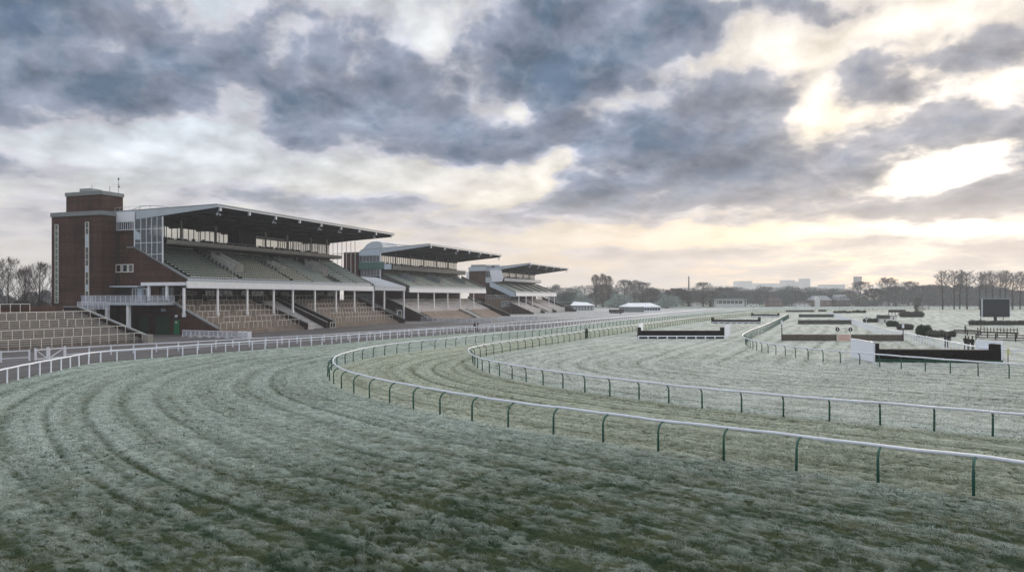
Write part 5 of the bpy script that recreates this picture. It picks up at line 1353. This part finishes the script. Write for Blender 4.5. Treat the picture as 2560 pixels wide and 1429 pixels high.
for px, d, h, lb, sd in lt:
    T_, K = grow(40 + sd, h, h * .38, 16, 3, 4, 6, .24, .12, .8, .024, 1.1); tree_thing('bare_tree', lb, P(px, d), T_, K, 'bark', 'twig_near', gl, sd)
def scrub(name, label, px0, px1, d0, top, n_, size, mat, seed, dspread=25, cols=60, kind='stuff'):
    g = np.random.default_rng(seed); b = MB(); V = []; 
    px = px0 + (px1 - px0) * g.random(n_); d = d0 + g.random(n_) * dspread
    
    prof = np.full(n_, .30)
    for _ in range(cols):
        c_ = px0 + (px1 - px0) * g.random(); w_ = (px1 - px0) / cols * (1.0 + 2.2 * g.random()); q = 1 - ((px - c_) / w_) ** 2
        prof = np.maximum(prof, np.sqrt(np.clip(q, 0, 1)) * (.5 + .5 * g.random()))
    hh = top * prof
    z = hh * g.random(n_) ** .75
    a = (px - CX) / F; x = (FW[0] + a * RT[0]) * d; y = (FW[1] + a * RT[1]) * d
    c = np.stack([x, y, z], -1); t1 = g.normal(size=(n_, 3)); t1 /= np.linalg.norm(t1, axis=1)[:, None]; t1[:, 2] = np.abs(t1[:, 2]); t2 = g.normal(size=(n_, 3)); t2 /= np.linalg.norm(t2, axis=1)[:, None]
    s_ = (size * (.5 + g.random(n_)))[:, None]
    V = np.stack([c - t2 * s_ * .35, c + t2 * s_ * .35, c + t1 * s_ * 1.2], 1).reshape(-1, 3); Fc = np.arange(3 * n_).reshape(-1, 3)
    o = raw_mesh(name, V, Fc, 3, mat); tag(o, label, 'woodland', kind=kind); return o
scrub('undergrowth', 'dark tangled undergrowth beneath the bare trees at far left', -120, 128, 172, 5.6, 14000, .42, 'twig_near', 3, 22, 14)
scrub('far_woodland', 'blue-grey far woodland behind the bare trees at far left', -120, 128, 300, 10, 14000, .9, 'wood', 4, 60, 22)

# ------------------------------------------------------------------ distant prototypes
PR = {}
def proto_tree(key, kind, seed):
    g = random.Random(seed)
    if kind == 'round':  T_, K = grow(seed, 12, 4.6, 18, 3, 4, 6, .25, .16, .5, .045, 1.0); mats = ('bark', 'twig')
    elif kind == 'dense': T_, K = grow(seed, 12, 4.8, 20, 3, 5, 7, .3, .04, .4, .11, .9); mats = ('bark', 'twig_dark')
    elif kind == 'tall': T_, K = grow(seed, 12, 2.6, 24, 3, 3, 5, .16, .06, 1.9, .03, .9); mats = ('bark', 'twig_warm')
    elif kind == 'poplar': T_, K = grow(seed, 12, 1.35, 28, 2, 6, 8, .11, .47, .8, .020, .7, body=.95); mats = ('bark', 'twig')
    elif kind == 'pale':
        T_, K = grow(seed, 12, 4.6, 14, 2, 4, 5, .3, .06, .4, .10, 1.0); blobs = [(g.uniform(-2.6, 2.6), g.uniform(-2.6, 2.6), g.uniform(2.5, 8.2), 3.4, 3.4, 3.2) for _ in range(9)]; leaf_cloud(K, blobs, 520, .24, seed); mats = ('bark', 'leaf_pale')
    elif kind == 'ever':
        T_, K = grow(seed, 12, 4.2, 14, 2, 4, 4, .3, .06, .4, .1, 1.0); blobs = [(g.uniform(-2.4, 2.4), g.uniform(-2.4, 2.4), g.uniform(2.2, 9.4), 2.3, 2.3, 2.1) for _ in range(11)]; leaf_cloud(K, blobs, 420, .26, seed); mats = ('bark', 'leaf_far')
    r_ = tree_thing('tree', 'x', (0, 0, 0), T_, K, *mats)
    zs = [v[2] for v in K.v]; xs = [abs(v[0]) for v in K.v]; xs.sort()
    PR[key] = [r_, sorted(zs)[int(len(zs) * .985)], xs[int(len(xs) * .95)], False]
for key, kind, sd in (('round', 'round', 5), ('round2', 'round', 8), ('dense', 'dense', 11), ('dense2', 'dense', 19), ('tall', 'tall', 14), ('poplar', 'poplar', 23), ('poplar2', 'poplar', 29), ('pale', 'pale', 31), ('ever', 'ever', 37)):
    proto_tree(key, kind, sd)
NAMES = dict(round='bare_tree', round2='bare_tree', dense='bare_tree', dense2='bare_tree', tall='upright_tree', poplar='poplar', poplar2='poplar', pale='frosted_tree', ever='evergreen_tree')
rt = random.Random(5)
def plant(key, px, top, wpx, d, label, group):
    r_, zt, xr, used = PR[key]; h = Zat(top, d); w_ = wpx * d / F
    o = r_ if not used else dup(r_); PR[key][3] = True
    o.name = NAMES[key]; o.location = P(px, d); o.rotation_euler = (0, 0, rt.uniform(0, 6.28)); sx = w_ / (2 * xr); o.scale = (sx, sx, h / zt)
    o['label'] = label; o['group'] = group; return o
gm = 'trees along the far edge of the course'
TR = [ # key, px, top, width, depth, label
 ('round2', 1389, 712, 30, 470, 'small bare tree just right of the farthest grandstand roofline'),
 ('ever', 1418, 722, 40, 480, 'dark rounded tree behind the low pavilion, second right of the farthest stand'),
 ('pale', 1452, 727, 52, 500, 'grey-green rounded tree rising above the low white-roofed pavilion'),
 ('tall', 1490, 687, 30, 480, 'tall upright bare tree, left of the close trio right of the pavilion'),
 ('tall', 1507, 685, 30, 486, 'tall upright bare tree, middle of the close trio right of the pavilion'),
 ('tall', 1523, 690, 28, 480, 'tall upright bare tree, right of the close trio right of the pavilion'),
 ('dense', 1508, 712, 60, 500, 'dense dark undergrowth tree filling the foot of the tall trio'),
 ('pale', 1545, 735, 62, 455, 'grey weeping tree with a rounded crown left of the white marquee'),
 ('round', 1562, 700, 46, 490, 'bare brownish tree with spiky top above the weeping tree'),
 ('round2', 1585, 702, 50, 500, 'bare broad tree behind the left end of the white marquee'),
 ('round', 1607, 706, 56, 495, 'bare broad tree directly above the white marquee ridge'),
 ('dense2', 1630, 722, 50, 500, 'dark bushy tree behind the right half of the white marquee'),
 ('pale', 1668, 738, 60, 440, 'pale frosted dome-shaped tree right of the white marquee'),
 ('dense', 1690, 722, 70, 520, 'dark broad tree behind the pale dome-shaped one'),
 ('dense2', 1722, 728, 70, 515, 'dark bushy tree below the lone tall mast'),
 ('round', 1758, 706, 52, 500, 'bare open-limbed tree with a clear spreading top, right of the tall mast'),
 ('dense', 1775, 728, 60, 505, 'dark bushy tree at the left end of the long low pavilion'),
 ('dense2', 1808, 720, 60, 560, 'hazy dark tree behind the long low pavilion, left one'),
 ('ever', 1843, 720, 44, 560, 'dark rounded evergreen behind the long low pavilion, right one'),
 ('round2', 1868, 728, 40, 580, 'small hazy tree right of the long low pavilion'),
 ('ever', 1900, 717, 40, 640, 'hazy rounded evergreen above the white caravan'),
 ('round', 1930, 730, 50, 620, 'hazy bare tree left of the dark-roofed cottage'),
 ('ever', 1962, 719, 56, 600, 'broad dark evergreen right of the dark-roofed cottage'),
 ('dense', 1990, 728, 50, 600, 'hazy dark tree left of the white-gabled house'),
 ('ever', 2018, 722, 40, 650, 'hazy rounded evergreen above the white-gabled house'),
 ('round', 2052, 725, 46, 650, 'hazy bare tree behind the white-gabled house'),
 ('ever', 2086, 722, 44, 650, 'hazy evergreen between the two nearest houses'),
 ('dense2', 2120, 728, 44, 620, 'hazy dark tree right of the brick house with frosted roof'),
 ('round', 2150, 704, 58, 560, 'large bare tree half hiding the pale water tower'),
 ('dense', 2185, 722, 60, 540, 'dark bushy tree right of the water tower'),
 ('round2', 2222, 695, 58, 560, 'tall rounded bare tree, highest crown left of the poplar row'),
 ('dense2', 2240, 718, 60, 540, 'dark bushy tree below the highest rounded crown'),
 ('round', 2272, 704, 52, 555, 'bare rounded tree second left of the poplar row'),
 ('dense', 2300, 716, 60, 545, 'dark bushy tree just left of the poplar row'),
 ('round2', 2325, 712, 50, 560, 'bare tree standing closest to the left poplar'),
]
for q in TR: plant(q[0], q[1], q[2], q[3], q[4], q[5], gm)
pop = [(2357, 678, 34), (2385, 677, 32), (2399, 676, 30), (2418, 679, 36), (2448, 681, 26), (2465, 680, 26), (2482, 678, 34), (2500, 680, 30), (2513, 677, 26), (2531, 680, 38), (2550, 680, 32), (2572, 680, 30), (2596, 682, 30)]
ordn = ['first', 'second', 'third', 'fourth', 'fifth', 'sixth', 'seventh', 'eighth', 'ninth', 'tenth', 'eleventh', 'twelfth', 'thirteenth']
for i, (px, top, w_) in enumerate(pop):
    plant('poplar' if i % 2 == 0 else 'poplar2', px, top, w_, 395 + (i % 3) * 6, 'tall thin bare poplar, %s from the left in the row at right' % ordn[i], 'row of tall bare poplars')
x_ = plant('round', 2296, 745, 26, 245, 'lone bare tree rising from the dark hedge clump in the far field', 'lone field tree')
plant('dense2', 2290, 760, 9, 246, 'thin bare sapling beside the lone field tree', 'lone field tree')
rows_ = ['in the gap left of the marquee', 'x']
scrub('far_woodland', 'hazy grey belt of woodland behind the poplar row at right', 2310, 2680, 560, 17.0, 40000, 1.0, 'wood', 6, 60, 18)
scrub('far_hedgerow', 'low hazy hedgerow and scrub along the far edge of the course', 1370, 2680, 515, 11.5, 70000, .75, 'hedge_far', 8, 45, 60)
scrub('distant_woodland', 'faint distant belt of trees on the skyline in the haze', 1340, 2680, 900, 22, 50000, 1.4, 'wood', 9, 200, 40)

# ------------------------------------------------------------------ far buildings
def block(name, label, cat, px0, px1, top, d, depth, mat, rows=0, group=None, extra=None):
    a = Vector(P(px0, d)); c = Vector(P(px1, d)); dd = c - a; L = dd.length; h = Zat(top, d); r_ = empty(name, tuple(a), label, cat, group, math.atan2(dd.y, dd.x))
    child(MB().box(0, L, 0, depth, -1, h), 'wall', mat, r_); child(MB().box(-.5, L + .5, -.5, depth + .5, h, h + 1.2), 'roof', mat, r_)
    if rows:
        b = MB()
        for k in range(rows): z = h * (k + .35) / rows; b.box(L * .05, L * .95, -.25, 0, z, z + h / rows * .35)
        child(b, 'window_band', 'steel_pale', r_)  # window bands kept pale, haze put into their colour
    return r_
gc = 'hazy city buildings on the skyline'
for q in (('faint slab block on the skyline left of the city, above the long low pavilion', 1846, 1881, 703, 2600, 60), ('faintest long low block on the skyline between slab blocks', 1886, 1950, 709, 2700, 80),
          ('wide flat-topped tower block, left of the stepped pair on the skyline', 1961, 1987, 701, 2300, 40), ('middle-height tower block in the stepped skyline pair', 1988, 2008, 705, 2350, 40),
          ('tallest city tower block on the skyline, right of the stepped pair', 2008, 2026, 697, 2250, 35), ('low wide city block standing apart, halfway to the water tower', 2063, 2113, 712, 2100, 50), ('faint low city block right of the tallest tower', 2026, 2060, 717, 2500, 50)):
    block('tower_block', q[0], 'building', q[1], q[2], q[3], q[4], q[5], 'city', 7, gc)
x, y, _ = P(2144, 1050); r_ = empty('water_tower', (x, y, 0), 'pale round water tower rising behind the bare trees', 'tower'); hT = Zat(691, 1050)
child(MB().tube([(0, 0, 0), (0, 0, hT - 9)], 2.5, 12), 'shaft', 'concrete_pale', r_); child(MB().tube([(0, 0, hT - 16), (0, 0, hT - 9), (0, 0, hT - 1), (0, 0, hT)], [4.0, 5.2, 5.6, 5.4], 16), 'tank', 'concrete_pale', r_)
x, y, _ = P(1722, 700); r_ = empty('chimney', (x, y, 0), 'thin dark mast-like chimney standing alone on the skyline right of the marquee', 'chimney'); hT = Zat(694, 700)
child(MB().tube([(0, 0, 0), (0, 0, hT)], [1.1, .55], 8), 'stack', 'house_wall', r_); child(MB().tube([(0, 0, hT), (0, 0, hT + 1.5)], [.75, .3], 8), 'cap', 'charcoal', r_)
def house(label, px0, px1, base_y, eave, ridge, d, dp, wall, roofm, gable=None, chim=True, wins=3, name='house'):
    a = Vector(P(px0, d)); c = Vector(P(px1, d)); dd = c - a; L = dd.length; r_ = empty(name, tuple(a), label, 'house', 'houses beyond the course', math.atan2(dd.y, dd.x)); he = Zat(eave, d); hr = Zat(ridge, d)
    child(MB().box(0, L, 0, dp, -.1, he), 'wall', wall, r_)
    b = MB(); v = [(-.4, -.5, he), (L + .4, -.5, he), (L + .4, dp + .5, he), (-.4, dp + .5, he), (L * .12, dp / 2, hr), (L * .88, dp / 2, hr)]
    b.add(v, [(0, 1, 5, 4), (2, 3, 4, 5), (1, 2, 5), (3, 0, 4), (3, 2, 1, 0)]); rf = child(b, 'roof', roofm, r_)
    if chim: o = MB().box(L * .2, L * .2 + .9, dp / 2 - .5, dp / 2 + .5, hr - 1, hr + 1.3).build('chimney', 'house_wall'); o.parent = rf
    if gable:
        b = MB(); g0, g1 = L * gable[0], L * gable[1]; b.box(g0, g1, -1.6, 0, 0, he); v = [(g0, -1.6, he), (g1, -1.6, he), ((g0 + g1) / 2, -1.6, hr - .3), (g0, dp / 2, he), (g1, dp / 2, he), ((g0 + g1) / 2, dp / 2, hr - .3)]
        b.add(v, [(0, 1, 2), (0, 2, 5, 3), (1, 4, 5, 2)]); child(b, 'gable', 'house_white', r_)
    for k in range(wins):
        xx = L * (k + .6) / (wins + .2); f = child(MB().box(xx - .6, xx + .6, -.08, 0, he * .45, he * .8), 'window', 'house_white', r_); q = MB().box(xx - .48, xx + .48, -.12, -.08, he * .48, he * .77).build('pane', 'glass'); q.parent = f
    return r_
house('dark hipped-roof cottage beyond the far rail, left of the white-gabled house', 1923, 1957, 764, 753, 742, 500, 8, 'house_wall', 'tile')
house('house with a bright white gable and brick wings beyond the far rail', 2030, 2079, 764, 750, 739, 510, 9, 'house_wall', 'tile_frost', (.12, .36))
house('brick house with a large frosted pitched roof, right of the white-gabled house', 2086, 2124, 764, 750, 736, 520, 9, 'house_wall', 'tile_frost')
house('low white bungalow with a flat roof left of the white-gabled house', 1992, 2030, 764, 757, 752, 512, 8, 'house_white', 'tile', None, False)
house('small dark lodge at the foot of the big trees right of the brick house', 2150, 2172, 764, 757, 750, 520, 7, 'house_wall', 'tile')
house('small dark shed at the left of the long low pavilion', 1735, 1752, 764, 756, 752, 500, 7, 'house_white', 'tile', None, False, 1)
# long low pavilion, chalet, marquee
def long_low(label, px0, px1, d, zw, zr, ov, wall, roofm, name='pavilion', band=True):
    a = Vector(P(px0, d)); c = Vector(P(px1, d)); dd = c - a; L = dd.length; r_ = empty(name, tuple(a), label, 'pavilion', None, math.atan2(dd.y, dd.x))
    child(MB().box(1, L - 1, 1, 11, 0, zw), 'wall', wall, r_); child(MB().box(-ov, L + ov, -ov, 12, zw, zr), 'roof', roofm, r_)
    if band: child(MB().box(2, L - 2, .85, 1.0, zw * .45, zw * .8), 'window_band', 'glass', r_)
    b = MB()
    for k in range(9): x = L * k / 8; b.box(x - .1, x + .1, -.1, .1, 0, zw)
    child(b, 'veranda_posts', 'fascia', r_); return r_
long_low('long low flat-roofed pavilion with white roof edge and dark walls beyond the far rail', 1786, 1866, 495, 5.1, 5.6, .6, 'house_white', 'tile_frost')
def chalet():
    d = 365; a = Vector(P(1431, d)); c = Vector(P(1484, d)); dd = c - a; L = dd.length
    r_ = empty('pavilion', tuple(a), 'low pavilion with frosted white roof and pinkish walls, just right of the farthest grandstand', 'pavilion', None, math.atan2(dd.y, dd.x))
    child(MB().box(0, L, 0, 9, 0, 2.4), 'wall', 'house_wall', r_); b = MB(); v = [(-.8, -1, 2.4), (L + .8, -1, 2.4), (L + .8, 10, 2.4), (-.8, 10, 2.4), (L * .12, 4.5, 4.3), (L * .75, 4.5, 3.9)]
    b.add(v, [(0, 1, 5, 4), (2, 3, 4, 5), (1, 2, 5), (3, 0, 4), (3, 2, 1, 0)]); child(b, 'roof', 'tent', r_)
    for k in range(7): x = L * (k + .4) / 7; child(MB().box(x, x + 1, -.08, 0, .2, 1.9), 'window', 'steel_pale', r_)
    a = Vector(P(1404, 372)); r2 = empty('stable_block', tuple(a), 'dark flat-roofed low block between the farthest grandstand and the pavilion', 'building', None, YAW)
    child(MB().box(-1, 6.5, 0, 10, 0, 3.6), 'wall', 'timber_dark', r2); child(MB().box(-1.4, 6.9, -.4, 10.4, 3.6, 3.9), 'roof', 'teal', r2); child(MB().box(-1, 6.5, -.1, 0, 2.4, 2.6), 'fascia_board', 'steel_pale', r2)
chalet()
d = 322; a = Vector(P(1569, d)); c = Vector(P(1663, d)); dd = c - a; L = dd.length
MQ = empty('marquee', tuple(a), 'white marquee with a frosted ridged roof beside the far bend of the rails', 'marquee', None, math.atan2(dd.y, dd.x) + .28)
L *= .96; Wm = 9.0
b = MB(); he, hr = 2.3, 3.95
child(MB().box(0, L * .48, .0, .06, 0, he).box(0, .06, 0, Wm, 0, he).box(0, L, Wm - .06, Wm, 0, he).box(L - .06, L, 0, Wm, 0, he), 'side_wall', 'coping', MQ)
b.add([(-.3, -.3, he), (L + .3, -.3, he), (L + .3, Wm + .3, he), (-.3, Wm + .3, he), (2.2, Wm / 2, hr), (L - 2.2, Wm / 2, hr)], [(0, 1, 5, 4), (2, 3, 4, 5), (1, 2, 5), (3, 0, 4), (3, 2, 1, 0)]); child(b, 'tent_roof', 'tent', MQ)
b = MB()
for k in range(7): x = L * .5 + L * .5 * k / 6 - .06; b.box(x, x + .12, -.02, .1, 0, he)
b.box(L * .5, L, 0, .05, 0, .8).box(L * .5, L, 0, .05, 1.85, he); child(b, 'window_frame', 'white', MQ); child(MB().box(L * .5, L, .06, .08, .8, 1.85), 'clear_wall', 'glass', MQ)
block('wall', 'low dark brick wall on the lawn left of the white marquee', 'wall', 1526, 1556, 781, 300, .4, 'brick_dark')
r_ = empty('caravan', P(1871, 470), 'long white caravan parked against the dark hedge beyond the far rail', 'caravan', None, YAW)
child(MB().box(0, 6.8, 0, 2.3, .35, 1.7).box(.1, 6.7, .1, 2.2, 1.7, 1.85), 'body', 'house_white', r_); child(MB().box(.8, 2.2, -.03, 0, .95, 1.45).box(4, 5.6, -.03, 0, .95, 1.45), 'window', 'glass', r_); child(MB().tube([(3.3, -.02, .35), (3.3, .2, .35)], .35, 10), 'wheel', 'dark', r_)
r_ = empty('parked_van', P(2309, 395), 'small white van parked on the far frosted field near the poplars', 'van', None, YAW + .4)
child(MB().prof([(0, .4), (4.6, .4), (4.6, 1.1), (3.9, 1.2), (3.3, 1.9), (0, 1.95)], 0, 1.8), 'body', 'house_white', r_); child(MB().box(3.1, 3.8, -.02, 1.82, 1.2, 1.7), 'window', 'glass', r_)
for x in (.9, 3.7): child(MB().tube([(x, -.03, .35), (x, .2, .35)], .34, 10), 'wheel', 'dark', r_)

# ------------------------------------------------------------------ people
def person(px, py, label, coat, face, stride=.12, h=1.75, group=None):
    x, y, _ = G(px, py); s_ = h / 1.75
    me = bpy.data.meshes.new('person')
    J = dict(pel=(0, 0, .95), ch=(0, .02, 1.25), nk=(0, .03, 1.46), hd0=(0, 0, 1.56), hd=(0, -.01, 1.66), sl=(-.19, .02, 1.40), el=(-.25, .03, 1.12), wl=(-.20, -.14, .95), hl=(-.18, -.20, .90),
             sr=(.19, .02, 1.40), er=(.26, .02, 1.12), wr=(.25, -.06, .88), hr=(.25, -.08, .80), kl=(-.11, -.05, .50), al=(-.12, stride, .09), fl=(-.12, stride - .17, .04), kr=(.11, -.04, .50), ar=(.12, -stride, .09), fr=(.12, -stride - .17, .04), pl=(-.10, 0, .88), pr=(.10, 0, .88))
    R_ = dict(pel=.155, ch=.17, nk=.06, hd0=.085, hd=.10, sl=.075, el=.055, wl=.035, hl=.035, sr=.075, er=.055, wr=.035, hr=.035, kl=.062, al=.045, fl=.045, kr=.062, ar=.045, fr=.045, pl=.10, pr=.10)
    E = [('pel', 'ch'), ('ch', 'nk'), ('nk', 'hd0'), ('hd0', 'hd'), ('ch', 'sl'), ('sl', 'el'), ('el', 'wl'), ('wl', 'hl'), ('ch', 'sr'), ('sr', 'er'), ('er', 'wr'), ('wr', 'hr'), ('pel', 'pl'), ('pl', 'kl'), ('kl', 'al'), ('al', 'fl'), ('pel', 'pr'), ('pr', 'kr'), ('kr', 'ar'), ('ar', 'fr')]
    ks = list(J); me.from_pydata([tuple(c * s_ for c in J[k]) for k in ks], [(ks.index(a), ks.index(b)) for a, b in E], []); me.materials.append(M[coat])
    o = bpy.data.objects.new('person', me); COL.objects.link(o); md = o.modifiers.new('skin', 'SKIN'); sv = me.skin_vertices[0].data
    for i, k in enumerate(ks): sv[i].radius = (R_[k] * s_, R_[k] * s_ * (.75 if k in ('ch', 'pel') else 1)); sv[i].use_root = (k == 'pel')
    o.modifiers.new('sub', 'SUBSURF').render_levels = 1
    o.location = (x, y, 0); o.rotation_euler = (0, 0, face); tag(o, label, 'person', group)
    b = MB(); b.tube([(0, -.075 * s_, 1.60 * s_), (0, -.118 * s_, 1.63 * s_), (0, -.112 * s_, 1.70 * s_)], [.03, .055, .04], 8); f = b.build('face', 'skin'); f.parent = o
    b = MB(); b.tube([(0, .0, 1.66 * s_), (0, .0, 1.72 * s_), (0, .0, 1.78 * s_)], [.122, .118, .05], 10); f = b.build('hat', 'charcoal'); f.parent = o
    return o
gp = 'people standing by the far rail'
person(2363, 868, 'person in a dark coat standing by the rail post, left of a close pair', 'coat', 1.2, .05, 1.72, gp)
person(2371.5, 869, 'person in a black coat with hands forward, right of a close pair beside the scrub', 'coat', -.6, .08, 1.78, gp)
person(2414, 874, 'person in a dark coat at the left of the trio near the white wing', 'coat', .3, .06, 1.76, gp)
person(2421, 875, 'person in a brown coat at the middle of the trio near the white wing', 'coat_brown', -1.0, .05, 1.68, gp)
person(2431, 876, 'person in a dark coat at the right of the trio, closest to the white wing', 'coat', 2.2, .08, 1.72, gp)
person(1187, 828, 'left of two dark-coated people behind the white rails opposite the middle grandstand', 'coat', 1.0, .12, 1.75, 'two people by the white rails')
person(1194.5, 828, 'right of two dark-coated people behind the white rails opposite the middle grandstand', 'coat', -1.3, .1, 1.7, 'two people by the white rails')
person(1551, 789, 'lone person in dark clothes on the lawn left of the white marquee', 'coat', .2, .1, 1.9)
# bundled evergreen marker tied to the second rail
x, y, _ = G(1466.5, 846); r_ = empty('rail_marker', (x, y, 0), 'bundle of dark evergreen tied upright to the second rail with a white cap', 'marker')
b = MB(); leaf_cloud(b, [(0, 0, .5, .22, .22, .55), (0, 0, 1.1, .2, .2, .5)], 260, .09, 3); child(b, 'foliage', 'leaf_dark', r_); child(MB().box(-.05, .05, -.05, .05, 0, 1.9).box(-.13, .13, -.05, .05, 1.65, 1.9), 'post', 'fascia', r_)
bpy.context.view_layer.update()
